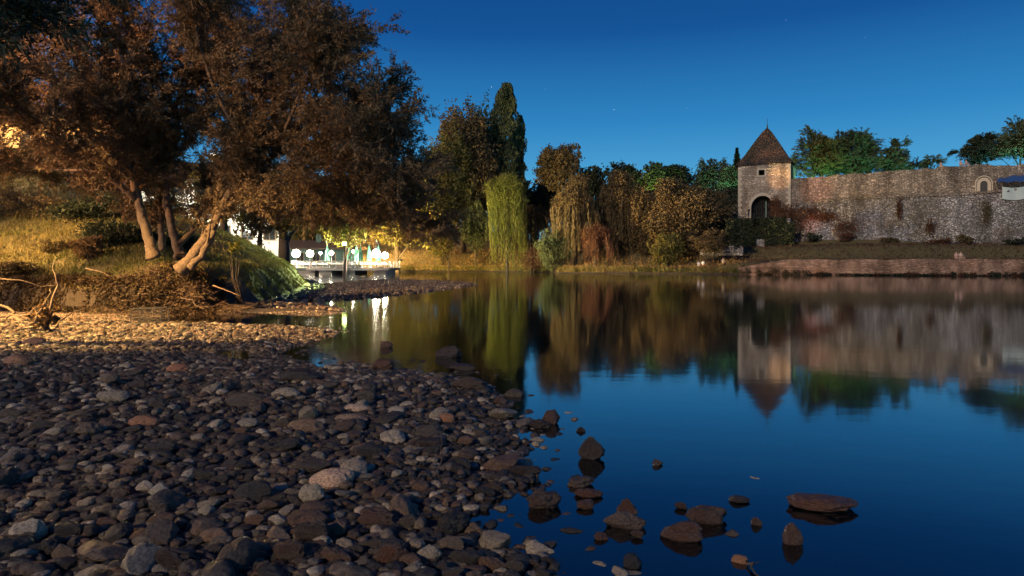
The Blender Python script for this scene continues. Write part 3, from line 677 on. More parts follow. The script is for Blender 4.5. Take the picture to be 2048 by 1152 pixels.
near_tree('willow with the two-stemmed trunk leaning right, its long limbs reaching out over the river', tuple(at(372, 530, 20.4)), [
    (pl((360, 540, 20.3), (395, 500, 20.4), (425, 455, 20.6), (450, 405, 20.8), (478, 350, 20.9), (500, 280, 21)), 0.21, 0.11),
    (pl((378, 536, 20.2), (402, 512, 20.3), (428, 462, 20.5)), 0.14, 0.10),
    (pl((450, 410, 20.8), (520, 385, 20.4), (620, 335, 20), (680, 295, 19.6), (725, 240, 19.4), (765, 185, 19.2)), 0.075, 0.02),
    (pl((478, 360, 20.9), (560, 300, 21.5), (610, 230, 22), (650, 150, 22), (672, 100, 22)), 0.12, 0.03),
    (pl((440, 430, 20.7), (520, 415, 20), (640, 400, 19.4), (730, 380, 18.8), (780, 385, 18.5)), 0.045, 0.015),
    (pl((620, 338, 20), (700, 300, 21), (745, 300, 21.4), (770, 275, 21.5)), 0.06, 0.02),
    (pl((500, 285, 21), (520, 190, 21), (560, 90, 21.2), (590, 0, 21.5), (600, -80, 21.5)), 0.14, 0.03),
    (pl((500, 285, 21), (440, 200, 20), (400, 90, 19.5), (380, -20, 19)), 0.11, 0.03),
    (pl((640, 400, 19.4), (720, 440, 19.2), (780, 470, 19)), 0.05, 0.015),
    (pl((640, 400, 19.4), (720, 415, 20), (790, 425, 20.4), (830, 450, 20.6)), 0.045, 0.015),
    (pl((520, 415, 20), (590, 430, 21), (660, 450, 21.6)), 0.04, 0.015),
    (pl((560, 300, 21.5), (590, 210, 19), (625, 140, 18), (640, 90, 17.8)), 0.08, 0.02),
    (pl((690, 292, 19.6), (740, 300, 18.5), (770, 240, 18)), 0.05, 0.015),
    ], seed=3)
near_tree('willow with the middle forked trunk behind the leaning one, crown rising straight up', tuple(at(352, 505, 22)), [
    (pl((362, 515, 22), (352, 485, 22), (340, 440, 22), (332, 390, 22), (330, 320, 22), (318, 250, 22)), 0.19, 0.10),
    (pl((356, 490, 22), (382, 465, 22.3), (400, 430, 22.8), (420, 370, 23)), 0.13, 0.06),
    (pl((318, 250, 22), (300, 160, 22), (270, 70, 21.5), (250, -40, 21)), 0.11, 0.03),
    (pl((330, 330, 22), (385, 270, 22.5), (425, 160, 23), (450, 60, 23.5), (470, -30, 24)), 0.09, 0.03),
    (pl((320, 260, 22), (370, 180, 22.8), (410, 80, 23.4), (440, -20, 24)), 0.11, 0.03),
    (pl((330, 330, 22), (260, 280, 20.5), (180, 210, 19.5), (110, 140, 19)), 0.09, 0.02),
    (pl((420, 370, 23), (500, 280, 25), (540, 180, 26), (560, 80, 26)), 0.07, 0.02),
    ], seed=5)
near_tree('willow with the leftmost bare orange-lit trunk, boughs spreading left over the grass bank', tuple(at(302, 508, 21)), [
    (pl((306, 514, 21), (298, 480, 21), (286, 440, 21), (276, 400, 21), (262, 340, 21), (250, 280, 21)), 0.22, 0.11),
    (pl((276, 400, 21), (200, 340, 20), (140, 300, 19), (60, 240, 18), (0, 208, 17.4)), 0.12, 0.03),
    (pl((250, 285, 21), (180, 200, 20.5), (120, 110, 20), (70, 20, 20)), 0.12, 0.03),
    (pl((255, 290, 21), (230, 180, 21.5), (200, 60, 22), (180, -60, 22)), 0.12, 0.03),
    (pl((200, 340, 20), (110, 340, 20.5), (30, 330, 21), (-60, 320, 21)), 0.06, 0.02),
    (pl((180, 200, 20.5), (80, 180, 21), (0, 140, 21), (-80, 100, 21)), 0.08, 0.02),
    (pl((325, 500, 23), (322, 460, 23), (318, 400, 23), (300, 330, 23.5)), 0.15, 0.08),
    ], seed=8)
# a darker tree overhanging the upper left corner
near_tree('dark broad-leaved tree whose branches hang into the upper left corner', (-10.2, 11.5, hz(-10.2, 11.5)), [
    ([(-10.2, 11.5, 0), (-10.3, 11.6, 2.5), (-10, 11.8, 5), (-9.6, 12, 7.5)], 0.3, 0.12),
    ([(-10, 11.8, 5), (-9.0, 12, 5.9), (-8.0, 12.2, 6.1)], 0.09, 0.02),
    ([(-9.8, 11.9, 6), (-9, 12.4, 6.9), (-8.0, 12.8, 7.0)], 0.08, 0.02)],
    name='broadleaf_tree', nleaf=22, leafL=0.15, mat='dark', seed=12, ntw=4, blen=(0.8, 1.6))

# ---- background trees
T_ = tree
T_('tall brown-green poplar wood tree left of the two poplars, widest crown of the far bank', 925, 146, 205, 165, 500, 'round', 'brown', n=20000, leaf=0.5)
T_('olive tree with a low crown between the terrace and the tall far-bank tree', 885, 140, 275, 120, 515, 'round', 'olive', n=12000, leaf=0.42)
T_('tallest narrow poplar, its tip higher than every other far tree', 1012, 150, 168, 66, 470, 'poplar', 'green', n=12000, leaf=0.5, name='poplar_tree')
T_('high rounded green crown merging into the left side of the tallest poplar', 966, 149, 196, 96, 480, 'round', 'green', n=13000, leaf=0.5)
T_('slim shorter poplar right of the tallest one', 1040, 152, 232, 30, 470, 'poplar', 'green', n=5500, leaf=0.42, name='poplar_tree')
T_('small pale green tree with twin bare trunks on the tan far bank', 952, 137, 400, 70, 512, 'round', 'green', n=5000, leaf=0.36)
T_('slender willow with a strongly leaning bare trunk at the far water edge', 898, 134, 470, 62, 520, 'round', 'olive', n=3200, leaf=0.3, lean=-1.2)
T_('bright yellow-green weeping willow trailing its strands into the water', 1014, 118, 334, 88, 543, 'weeping', 'yellow', n=17000, leaf=0.3, name='weeping_willow', group=None)
T_('shaded brown weeping willow behind the bright yellow-green one', 1062, 124, 400, 80, 540, 'weeping', 'brown', n=9000, leaf=0.32, name='weeping_willow')
T_('round-headed tree standing highest on the mound right of the poplars', 1122, 150, 288, 104, 395, 'round', 'brown', n=9000, leaf=0.45)
T_('low dark tree just right of the round-headed one on the mound', 1178, 152, 335, 70, 400, 'round', 'dark', n=5000, leaf=0.4)
T_('spreading dark tree in the middle of the mound skyline', 1248, 150, 326, 82, 400, 'round', 'dark', n=6000, leaf=0.4)
T_('small tree lit bright green by a floodlight on the mound skyline', 1310, 146, 322, 46, 385, 'round', 'green', n=3500, leaf=0.36)
T_('dark leafy tree right of the floodlit green one', 1352, 150, 322, 70, 395, 'round', 'dark', n=6000, leaf=0.4)
T_('teal-lit pointed tree left of the tower', 1424, 140, 312, 60, 400, 'feather', 'green', n=7000, leaf=0.34)
T_('dark pine with its tip showing just left of the tower roof', 1474, 142, 294, 44, 400, 'pine', 'dark', n=3500, leaf=0.5, name='pine_tree')
T_('leafy green tree between the pine and the teal-lit one', 1458, 136, 322, 54, 400, 'round', 'green', n=4500, leaf=0.34)
for i, (px, yt, wv, d) in enumerate(((590, 330, 110, 165), (660, 345, 100, 168), (735, 335, 110, 166), (815, 300, 100, 168), (880, 290, 110, 170), (1065, 372, 70, 165), (1095, 350, 70, 168), (1150, 348, 80, 166), (1210, 344, 80, 166), (1280, 345, 80, 167), (1330, 338, 70, 166), (1395, 336, 80, 165), (1450, 340, 70, 160))):
    T_('dark leafy tree in the wood closing the view behind the riverside trees', px, d, yt, wv, 470, 'round', 'dark' if i % 3 else 'brown', n=4500, leaf=0.55, group='trees of the wood behind the river bank')
# river edge willows
T_('golden-edged willow arching over a hollow of hanging rusty strands', 1150, 116, 362, 110, 532, 'weeping', 'brown', n=15000, leaf=0.32, name='weeping_willow')
T_('willow with a curtain of reddish brown hanging strands by the grass spit', 1192, 112, 452, 82, 532, 'weeping', 'rust', n=8000, leaf=0.26, name='weeping_willow')
T_('tall brown willow behind the reddish curtain one', 1236, 119, 352, 100, 530, 'weeping', 'brown', n=15000, leaf=0.34, name='weeping_willow')
T_('wide dome-shaped brown willow left of the fortress wall', 1366, 112, 352, 168, 524, 'round', 'brown', n=22000, leaf=0.34)
T_('small yellow-green willow in front of the dome-shaped one', 1335, 106, 465, 76, 532, 'round', 'olive', n=5000, leaf=0.26)
T_('narrow brown willow joining the dome-shaped one on its left', 1296, 115, 370, 60, 528, 'round', 'brown', n=7000, leaf=0.32)
shrub('dark green bush at the water edge between two weeping willows', 1104, 114, 458, 74, 545, 'green', n=6500, leaf=0.3)
shrub('low rusty bush under the brown weeping willow', 1062, 116, 500, 60, 546, 'rust', n=2500, leaf=0.26)
# behind the fortress wall
T_('feathery tree over the wall just right of the tower, orange at its left side', 1630, 122, 256, 92, 388, 'feather', 'olive', n=14000, leaf=0.34, zbase=11.0)
T_('feathery tree between the first and second trees over the wall', 1676, 125, 272, 76, 384, 'feather', 'green', n=12000, leaf=0.34, zbase=11.0)
T_('tall feathery tree over the wall, second right of the tower', 1722, 122, 254, 100, 386, 'feather', 'green', n=16000, leaf=0.34, zbase=11.0)
T_('lower bright green feathery tree at the right end of the group over the wall', 1788, 119, 284, 68, 380, 'feather', 'green', n=8000, leaf=0.32, zbase=11.0)
T_('small sapling growing alone on the wall top', 1864, 112, 308, 30, 345, 'feather', 'green', n=1800, leaf=0.24, zbase=11.5, trunk_r=0.06)
T_('tiny round shrub-like tree left of the lone sapling on the wall top', 1832, 113, 322, 24, 348, 'feather', 'dark', n=1200, leaf=0.24, zbase=11.5, trunk_r=0.05)
T_('dark spiky tree leaning left above the arched niche', 1962, 108, 276, 72, 338, 'feather', 'dark', n=9000, leaf=0.32, zbase=11.5)
T_('large teal-lit tree cut by the right edge of the picture', 2040, 106, 246, 96, 335, 'feather', 'green', n=14000, leaf=0.36, zbase=11.5)
# trees around the terrace and on the left hill
T_('tree with lamp-lit yellow-green leaves hanging over the middle of the terrace', 690, 97, 395, 120, 505, 'round', 'yellow', n=9000, leaf=0.26)
T_('golden leafy tree glowing right behind the terrace', 795, 122, 350, 190, 505, 'round', 'olive', n=15000, leaf=0.34)
T_('dark-trunked tree at the left end of the terrace', 568, 62, 330, 130, 470, 'round', 'olive', n=12000, leaf=0.2, trunk_r=0.45)
T_('leafy tree rising right behind the low service building', 625, 120, 400, 150, 490, 'round', 'olive', n=9000, leaf=0.34)
T_('broad dark tree between the service building and the golden tree', 700, 124, 370, 130, 490, 'round', 'brown', n=9000, leaf=0.36)
T_('tall brown tree behind the terrace and the golden one', 750, 150, 290, 150, 490, 'round', 'brown', n=11000, leaf=0.48)
T_('slender leafy tree standing before the white building', 450, 52, 290, 190, 460, 'round', 'olive', n=5500, leaf=0.17)
T_('bushy tree at the crest of the green slope before the white building', 520, 56, 360, 110, 490, 'round', 'brown', n=4500, leaf=0.17)
T_('leafy tree on the left hill above the lit grass', 70, 38, 290, 200, 440, 'round', 'brown', n=12000, leaf=0.16)
T_('reddish low tree on the left hill near the orange-lit house', 180, 42, 330, 180, 455, 'round', 'rust', n=12000, leaf=0.16)
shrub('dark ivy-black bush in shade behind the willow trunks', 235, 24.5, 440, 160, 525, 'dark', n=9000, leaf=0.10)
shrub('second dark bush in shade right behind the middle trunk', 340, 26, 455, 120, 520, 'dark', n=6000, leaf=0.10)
shrub('dark scrub patch high on the hill at the far left above the lit grass', 30, 31, 375, 230, 442, 'brown', n=9000, leaf=0.13)
shrub('dark scrub patch high on the hill left of the willow trunks', 205, 29.5, 388, 210, 455, 'dark', n=9000, leaf=0.13)
shrub('small dark clump in the middle of the lit grass', 118, 25.2, 482, 84, 512, 'brown', n=2400, leaf=0.1)
shrub('low dark clump on the edge of the bank at the far left', 20, 22.0, 520, 120, 560, 'brown', n=3000, leaf=0.1)
shrub('round orange-lit bush on the grass left of the trunks', 178, 22.6, 468, 66, 520, 'dry', n=3800, leaf=0.12)
shrub('tiny yellow sprig growing on the green slope right of the trunks', 470, 22.8, 482, 36, 510, 'yellow', n=260, leaf=0.12, name='sapling')
shrub('brown scrub along the hillside above the lit grass', 60, 30, 400, 240, 455, 'brown', n=7000, leaf=0.12)

# ---- grass
def blades(name, X, Y, h, mat, w=0.02, label='', zoff=0.0):
    Z = H(X, Y); n = len(X); k = Z > 0.12
    X, Y, Z = X[k], Y[k], Z[k]; n = len(X); hh = h*(0.5+0.8*rs.rand(n))
    D = np.stack([0.5*rs.randn(n), 0.5*rs.randn(n), np.ones(n)], 1)
    C = np.stack([X, Y, Z+hh*0.42+zoff], 1); T = np.clip(0.5+0.8*fbm(X*0.4, Y*0.4)+0.25*rs.randn(n), 0, 1)
    V, Fq = quads(C, D, hh, w); o_ = link(name, npmesh(name, V, Fq, T), LM[mat], None)
    return tag(o_, label, 'grass', kind='stuff')
k = 90000; Yb = 18+30*rs.rand(k)**1.4; Xb = -(0.28+0.6*rs.rand(k))*Yb
t_ = sdist(Xb, Yb, BANK); ok = (t_ > 0.9+0.4*vnoise(Xb, Yb)) | ((t_ > 0.2) & (Yb > 24))
blades('grass', Xb[ok], Yb[ok], 0.24, 'grass', 0.024, 'short grass on the left bank, orange under the lamp and green toward the terrace')
k = 60000; f_ = rs.rand(k); Xf = (-0.2+0.98*rs.rand(k)); Yf = 82+72*rs.rand(k); Xf = Xf*Yf
fd = sdist(Xf, Yf, FAR); ok = (fd > 0.1) & (fd < 17) & ~((Xf > 36) & (fd < 6.5))
lf = ok & (Xf < 34); rt = ok & (Xf >= 34)
blades('dry_grass', Xf[lf], Yf[lf], 0.5, 'dry', 0.16, 'tall dry grass fringe along the far left and middle bank')
blades('withered_grass', Xf[rt], Yf[rt], 0.3, 'withered', 0.14, 'dark reddish withered grass on the slope under the fortress wall')
# thick reed fringe on the far waterline
rx_, ry_ = [], []
for i in range(4, 14):
    (ax, ay), (bx2, by2) = FAR[i-1], FAR[i]
    q = rs.rand(900 if i < 13 else 300); rx_.append(ax+(bx2-ax)*q); ry_.append(ay+(by2-ay)*q+0.3+0.7*rs.rand(len(q)))
blades('reeds', np.concatenate(rx_), np.concatenate(ry_), 0.8, 'grass', 0.14, 'tufted reeds hanging over the far water edge')
# ---- debris pile below the willow trunks
tw = MB(); roots = []
for i in range(3200):
    px = rnd.gauss(410, 105); 
    if px < 170 or px > 620: continue
    d = rnd.uniform(18.4, 21.6) + max(0, (px-450)/60); X = (px-1024)/F*d; tt = float(sdist(np.array([X]), np.array([d]), BANK)[0])
    if tt < -0.6 or tt > 1.9: continue
    z = hz(X, d); a = rnd.uniform(0, 6.28); L = rnd.uniform(0.15, 0.7)*(1 if rnd.random() < 0.93 else 2.2)
    dx, dy, dz = math.cos(a)*L*0.5, math.sin(a)*L*0.35, rnd.uniform(-0.2, 0.25)*L
    tw.tube([(X-dx, d-dy, z-dz+0.05), (X+rnd.gauss(0, .05), d, z+0.04+rnd.uniform(0, 0.1)), (X+dx, d+dy, z+dz+0.05)], [0.004+0.016*rnd.random()**3, 0.004+0.012*rnd.random()**3, 0.003], 4, False)
tag(tw.build('debris', M['twig']), 'tangled flood debris of roots and twigs below the leaning willow', 'debris', kind='stuff')
k = 6000; Xd = (360+110*rs.randn(k)-1024)/F; Yd = 18.6+2.6*rs.rand(k); Xd = Xd*Yd; t_ = sdist(Xd, Yd, BANK); ok = (t_ > -0.5) & (t_ < 1.5)
C = np.stack([Xd[ok], Yd[ok], H(Xd[ok], Yd[ok])+0.03+0.14*rs.rand(ok.sum())], 1)
tag(leafmesh('leaf_litter', C, unit(len(C)), 0.11, 0.04, LM['brown'], None), 'brown dead leaves caught in the debris slope', 'leaves', kind='stuff')
k = 60000; Yd = 18.5+5.5*rs.rand(k); Xd = -(0.42+0.42*rs.rand(k))*Yd; t_ = sdist(Xd, Yd, BANK)+0.35*fbm(Xd*0.9, Yd*0.9); ok = (t_ > -0.12) & (t_ < 0.95+0.6*vnoise(Xd*1.1, Yd*1.1))
C = np.stack([Xd[ok], Yd[ok], H(Xd[ok], Yd[ok])+0.0+0.16*rs.rand(ok.sum())], 1)
tag(leafmesh('undergrowth', C, unit(len(C))+np.array([0, -0.3, -0.9]), 0.17, 0.04, LM['under'], None), 'brown undergrowth hanging on the cut edge of the left bank', 'undergrowth', kind='stuff')

# ---- driftwood
def stick(label, pts, r0, mat='drift', name='branch', side=()):
    W_ = [Vector(p) for p in pts]; O = W_[0]; o_ = MB()
    P = []
    for i in range(len(W_)-1):
        for q in (0, 0.33, 0.66): P.append(W_[i].lerp(W_[i+1], q)-O + Vector((rnd.gauss(0, .012), rnd.gauss(0, .012), rnd.gauss(0, .008))))
    P.append(W_[-1]-O); n = len(P)
    r0 = r0*0.6; o_.tube(P, [r0*(1-0.65*i/(n-1)) for i in range(n)], 7)
    for sd in side:
        S = [Vector(p)-O for p in sd]; o_.tube(S, [r0*0.5]+[r0*0.3]*(len(S)-2)+[r0*0.12], 5)
    ob = o_.build(name, M[mat], None, True); ob.location = O; return tag(ob, label, 'branch')
stick('bent upright driftwood stake with a pale knob top at the left', pl((92, 640, 15.6), (104, 600, 15.8), (115, 570, 16), (112, 548, 16), (105, 540, 16), (109, 524, 16)), 0.05)
stick('long thin pale branch arching over the dark hollow at the far left', pl((-20, 556, 15.5), (40, 560, 15.6), (75, 572, 15.8), (108, 573, 16), (115, 560, 16)), 0.03)
stick('thick curved driftwood branch at the left edge above the stones', pl((-20, 606, 14.5), (15, 615, 14.4), (26, 625, 14.3), (10, 640, 14.1), (-15, 650, 14)), 0.06)
stick('forked driftwood branch lying from the left edge toward the leafy snag', pl((-10, 632, 14.4), (30, 632, 14.2), (60, 628, 14), (80, 612, 14.2)), 0.045, side=[pl((30, 632, 14.2), (45, 645, 13.8), (40, 660, 13.6))])
stick('pale leaning stick crossing the leafy snag', pl((68, 645, 13.8), (80, 620, 14), (98, 590, 14.4), (105, 575, 14.6)), 0.035)
stick('short slanting stick propped at the right of the leafy snag', pl((112, 655, 13.6), (125, 640, 14), (150, 622, 14.5), (170, 617, 14.6)), 0.035)
stick('straight pale stick lying on the mud behind the gravel', pl((165, 628, 17.6), (190, 631, 17.5), (212, 629, 17.5)), 0.04)
stick('slim bleached branch lying high on the debris pile', pl((428, 571, 19.6), (455, 582, 19.3), (480, 592, 19)), 0.04)
stick('crooked thin branch poking from the debris above the channel', pl((360, 596, 18.8), (385, 600, 18.6), (392, 612, 18.4), (410, 618, 18.2)), 0.025)
stick('thin bare twig standing up behind the wire crate', pl((304, 632, 16), (306, 620, 16.1), (309, 606, 16.2)), 0.018)
stick('long straight branch lying flat on the bank grass', pl((170, 536, 19.8), (200, 543, 19.4), (220, 553, 19.2)), 0.03)
stick('thin straight stem standing alone among the shore stones', [tuple(onz(880, 960, 0.1)), tuple(onz(880, 960, 0.1)+Vector((0, 0, 0.2))), tuple(onz(880, 960, 0.1)+Vector((0.004, 0, 0.32)))], 0.008, 'twig', 'twig')
stick('dark forked twig lying in the water beside the ochre stone', [tuple(onz(1490, 1120, 0.02)), tuple(onz(1505, 1135, 0.02)), tuple(onz(1525, 1165, 0.01))], 0.012, 'darkbark', 'twig', side=[[tuple(onz(1500, 1130, 0.02)), tuple(onz(1522, 1122, 0.04))]])
shrub('pale leafy snag of flood debris caught on sticks at the left', 88, 14.2, 600, 60, 668, 'dry', n=520, leaf=0.12, name='snag', cat='snag')

for i, (px, py, L, a_) in enumerate(((250, 905, 0.28, 0.3), (300, 920, 0.2, -0.2), (540, 900, 0.16, 1.0), (420, 800, 0.3, 0.1), (680, 1040, 0.14, 2.0), (200, 820, 0.35, 0.5), (840, 960, 0.2, 0.8), (150, 900, 0.22, 2.6), (470, 1010, 0.15, 0.2))):
    c = onz(px, py, 0.3); v_ = Vector((math.cos(a_)*L/2, math.sin(a_)*L/2, 0.01))
    stick('thin dry twig lying loose across the dark shore stones', [tuple(c-v_), tuple(c+Vector((0, 0.01, 0.012))), tuple(c+v_)], 0.009, 'twig', 'twig')['group'] = 'loose twigs on the shore stones'
# ---- wire crate standing in the channel
p = onz(292, 650, 0.0); cr = empty('wire_crate', (p.x, p.y, -0.02), 0.1); tag(cr, 'dark wire crate standing in the shallow channel below the debris pile', 'crate')
fr_ = MB(); wi = MB(); wd, hh, dp = 0.72, 0.42, 0.45
for x in (-wd/2, wd/2):
    for y in (0, dp): fr_.tube([(x, y, 0), (x, y, hh)], 0.014, 6)
for z in (0.03, hh):
    for a_, b_ in (((-wd/2, 0), (wd/2, 0)), ((-wd/2, dp), (wd/2, dp)), ((-wd/2, 0), (-wd/2, dp)), ((wd/2, 0), (wd/2, dp))): fr_.tube([(*a_, z), (*b_, z)], 0.011, 6)
for i in range(1, 12):
    x = -wd/2+wd*i/12
    for y in (0, dp): wi.tube([(x, y, 0.03), (x, y, hh)], 0.004, 4)
for i in range(1, 6):
    for y in (0, dp): wi.tube([(-wd/2, y, hh*i/6), (wd/2, y, hh*i/6)], 0.004, 4)
    for x in (-wd/2, wd/2): wi.tube([(x, 0, hh*i/6), (x, dp, hh*i/6)], 0.004, 4)
fr_.build('frame', M['darksteel'], cr); wi.build('wire_mesh', M['darksteel'], cr)

# ================================================================== fortress
TH = math.radians(-28)                      # the wall runs right and toward the camera
ux, uy = math.cos(TH), math.sin(TH)
nx, ny = uy, -ux                            # outward normal (toward the river): (sin TH, -cos TH)
T0 = at(1581, 440, 112)                     # foot of the tower's right front corner
M['wallA'] = masonry('rubble_masonry_lower', (0.17, 0.165, 0.17), (0.52, 0.50, 0.51), (0.10, 0.092, 0.088), 2.9, 5.6, (0.10, 0.085, 0.065), 0.7)
M['wallB'] = masonry('rubble_masonry_upper', (0.20, 0.165, 0.14), (0.52, 0.44, 0.37), (0.15, 0.12, 0.10), 2.9, 5.8, (0.13, 0.11, 0.08), 0.6, 7.0)
M['towerw'] = masonry('tower_masonry', (0.30, 0.24, 0.20), (0.50, 0.42, 0.35), (0.30, 0.25, 0.2), 1.9, 3.4, (0.17, 0.12, 0.085), 0.7, 3.0)
M['cut'] = plain('cut_limestone', (0.40, 0.34, 0.265), 0.85, 0, 0.15, 3)
M['roof'] = masonry('shingle_roof', (0.028, 0.024, 0.022), (0.065, 0.048, 0.04), (0.01, 0.009, 0.009), 3.2, 4.6, (0.11, 0.05, 0.036), 0.5)
def wall_panel(mb, L0, L1, zf0, zf1, thick, batter=0.0, nxs=90, nzs=22, jag=0.15, yoff=0.0):
    """front skin as a jittered grid, plus top and ends; local x along the wall, y inward"""
    b = len(mb.v); xs = np.linspace(L0, L1, nxs)
    for i, x in enumerate(xs):
        z0, z1 = zf0(x), zf1(x) + jag*float(vnoise(x*0.9, 3.3)) + jag*0.4*rnd.uniform(-1, 1)
        for k in range(nzs):
            q = k/(nzs-1); z = z0+(z1-z0)*q; mb.v.append((x, yoff + batter*q*(z1-z0) + 0.07*float(vnoise(x*1.7, z*1.7, 2.0)), z))
    for i in range(nxs-1):
        for k in range(nzs-1):
            a = b+i*nzs+k; mb.f.append((a, a+nzs, a+nzs+1, a+1))
    for i in range(nxs-1):                  # coping
        a = b+i*nzs+nzs-1; c = a+nzs; p, q = mb.v[a], mb.v[c]; e = len(mb.v)
        mb.v += [(p[0], p[1]+thick, p[2]), (q[0], q[1]+thick, q[2]), (p[0], p[1]+thick, zf0(p[0])), (q[0], q[1]+thick, zf0(q[0]))]
        mb.f += [(a, c, e+1, e), (e, e+1, e+3, e+2)]
    for x, a in ((L0, b), (L1, b+(nxs-1)*nzs)):
        p0, p1 = mb.v[a], mb.v[a+nzs-1]; e = len(mb.v); mb.v += [(p0[0], p1[1]+thick, p0[2]), (p1[0], p1[1]+thick, p1[2])]; mb.f.append((a, e, e+1, a+nzs-1))
fw = empty('fortress_wall', (T0.x, T0.y, 0), TH); tag(fw, 'long high rubble stone fortress wall running right from the tower along the river', 'wall')
def ledge(x): return np.interp(x, [-1, 12, 24, 32, 70], [11.6, 12.0, 11.9, 12.4, 13.0])
def topz(x): return np.interp(x, [-1, 8, 18, 26, 31, 34, 70], [15.6, 15.7, 15.9, 16.1, 15.7, 15.4, 15.8])
def basez(x): return np.interp(x, [-2, 0, 20, 70], [3.4, 3.2, 2.9, 2.6])
lo = MB(); wall_panel(lo, 0.3, 62, basez, ledge, 1.5, 0.09, 130, 26, 0.05, -1.5); lo.build('lower_wall', M['wallA'], fw, False)
up = MB(); wall_panel(up, -0.2, 62, lambda x: ledge(x)-0.3, topz, 1.4, 0.0, 130, 12, 0.2, 0.35); up.build('upper_wall', M['wallB'], fw, False)
sc1 = MB()
for i in range(60):
    x0 = 0.5+i; sc1.add([(x0, -0.95, float(ledge(x0))-0.02), (x0+0.98, -0.95, float(ledge(x0+0.98))-0.02), (x0+0.98, 0.5, float(ledge(x0+0.98))+0.16), (x0, 0.5, float(ledge(x0))+0.16), (x0, -0.95, float(ledge(x0))-0.3), (x0+0.98, -0.95, float(ledge(x0+0.98))-0.3)], [(0, 1, 2, 3), (4, 5, 1, 0)])
sc1.build('ledge', M['wallB'], fw)
# arched niche in the upper wall (at px 1970)
def wallx(px, off=0.0):                     # distance along the wall for a pixel column
    k = (px-1024)/F; bx_, by_ = T0.x+nx*off, T0.y+ny*off
    return (k*by_-bx_)/(ux-k*uy)
nxp = wallx(1968); nm = MB(); za = float(ledge(nxp))+0.1
def archring(mb, cx, z0, rw, hs, thick, y0, y1, seg=12):
    ri, ro = rw, rw+thick; pts_i = [(cx-ri, z0)]+[(cx-ri*math.cos(math.pi*k/seg), z0+hs+ri*1.15*math.sin(math.pi*k/seg)) for k in range(seg+1)]+[(cx+ri, z0)]
    pts_o = [(cx-ro, z0)]+[(cx-ro*math.cos(math.pi*k/seg), z0+hs+ro*1.15*math.sin(math.pi*k/seg)) for k in range(seg+1)]+[(cx+ro, z0)]
    for i in range(len(pts_i)-1):
        a, b2, c, d = pts_i[i], pts_i[i+1], pts_o[i+1], pts_o[i]
        mb.add([(a[0], y0, a[1]), (b2[0], y0, b2[1]), (c[0], y0, c[1]), (d[0], y0, d[1]), (a[0], y1, a[1]), (b2[0], y1, b2[1]), (c[0], y1, c[1]), (d[0], y1, d[1])], [(0, 1, 2, 3), (0, 4, 5, 1), (3, 2, 6, 7)])
def archfill(mb, cx, z0, r, hs, y, seg=12):
    p = [(cx-r, y, z0)]+[(cx-r*math.cos(math.pi*k/seg), y, z0+hs+r*1.15*math.sin(math.pi*k/seg)) for k in range(seg+1)]+[(cx+r, y, z0)]
    mb.add(p, [tuple(range(len(p)))])
archring(nm, nxp, za, 0.45, 1.0, 0.42, 0.12, 0.45); archring(nm, nxp, za, 0.95, 1.05, 0.14, 0.1, 0.45); nm.build('niche_surround', M['cut'], fw)
nf = MB(); archfill(nf, nxp, za, 0.52, 1.0, 0.22); nf.build('niche_opening', M['iron'], fw)
# ---- gate tower
TW = 8.25
tw_ = empty('gate_tower', (T0.x-ux*TW, T0.y-uy*TW, T0.z), TH); tag(tw_, 'square stone gate tower with a steep pyramid roof at the left end of the wall', 'tower')
EH = 9.7; DP = 8.0; ax, ar, ah = 3.85, 1.78, 2.15
# body: front wall built round the arch and the window
def frontwall(mb):
    wx, wz, ws = 3.75, 8.05, 0.5
    cells = [(0, ax-ar, -3, EH), (ax+ar, TW, -3, EH)]
    mb.box(0, ax-ar, 0, 0.9, -3, EH); mb.box(ax+ar, TW, 0, 0.9, -3, EH)
    seg = 14
    top0 = ah+ar*1.15+0.02
    for k in range(seg):
        a0, a1 = math.pi*k/seg, math.pi*(k+1)/seg; xa, xb = ax-ar*math.cos(a0), ax-ar*math.cos(a1); z0, z1 = ah+ar*1.15*math.sin(a0), ah+ar*1.15*math.sin(a1)
        mb.add([(xa, 0, z0), (xb, 0, z1), (xb, 0, top0+0.6), (xa, 0, top0+0.6), (xa, 0.9, z0), (xb, 0.9, z1)], [(0, 1, 2, 3), (0, 4, 5, 1)])
    mb.box(ax-ar, ax+ar, 0, 0.9, top0+0.6, wz-ws); mb.box(ax-ar, wx-ws, 0, 0.9, wz-ws, wz+ws); mb.box(wx+ws, ax+ar, 0, 0.9, wz-ws, wz+ws); mb.box(ax-ar, ax+ar, 0, 0.9, wz+ws, EH)
bd = MB(); frontwall(bd)
bd.box(TW-0.9, TW, 0.9, DP, -3, EH); bd.box(0, 0.9, 0.9, DP, -3, EH); bd.box(0.9, TW-0.9, DP-0.9, DP, -3, EH)
bd.build('wall', M['towerw'], tw_)
qn = MB()
for i in range(22):
    w1 = 0.62 if i % 2 else 0.38; qn.box(TW-w1, TW+0.035, -0.035, 1.0-w1, i*0.44-0.5, i*0.44-0.09)
    qn.box(-0.035, w1, -0.035, 1.0-w1, i*0.44-0.5, i*0.44-0.09)
qn.build('cornerstones', M['cut'], tw_)
sr = MB(); archring(sr, ax, 0, ar, ah, 0.38, -0.06, 0.3, 16); sr.build('arch_surround', M['cut'], tw_)
gt = MB()
for i in range(13): gt.tube([(ax-ar+0.14+i*(2*ar-0.28)/12, 1.3, 0), (ax-ar+0.14+i*(2*ar-0.28)/12, 1.3, 2.6+1.2*math.sin(math.pi*(i+0.5)/13))], 0.035, 5)
for z in (0.3, 1.4, 2.5): gt.tube([(ax-ar, 1.3, z), (ax+ar, 1.3, z)], 0.04, 5)
gt.build('gate', M['iron'], tw_)
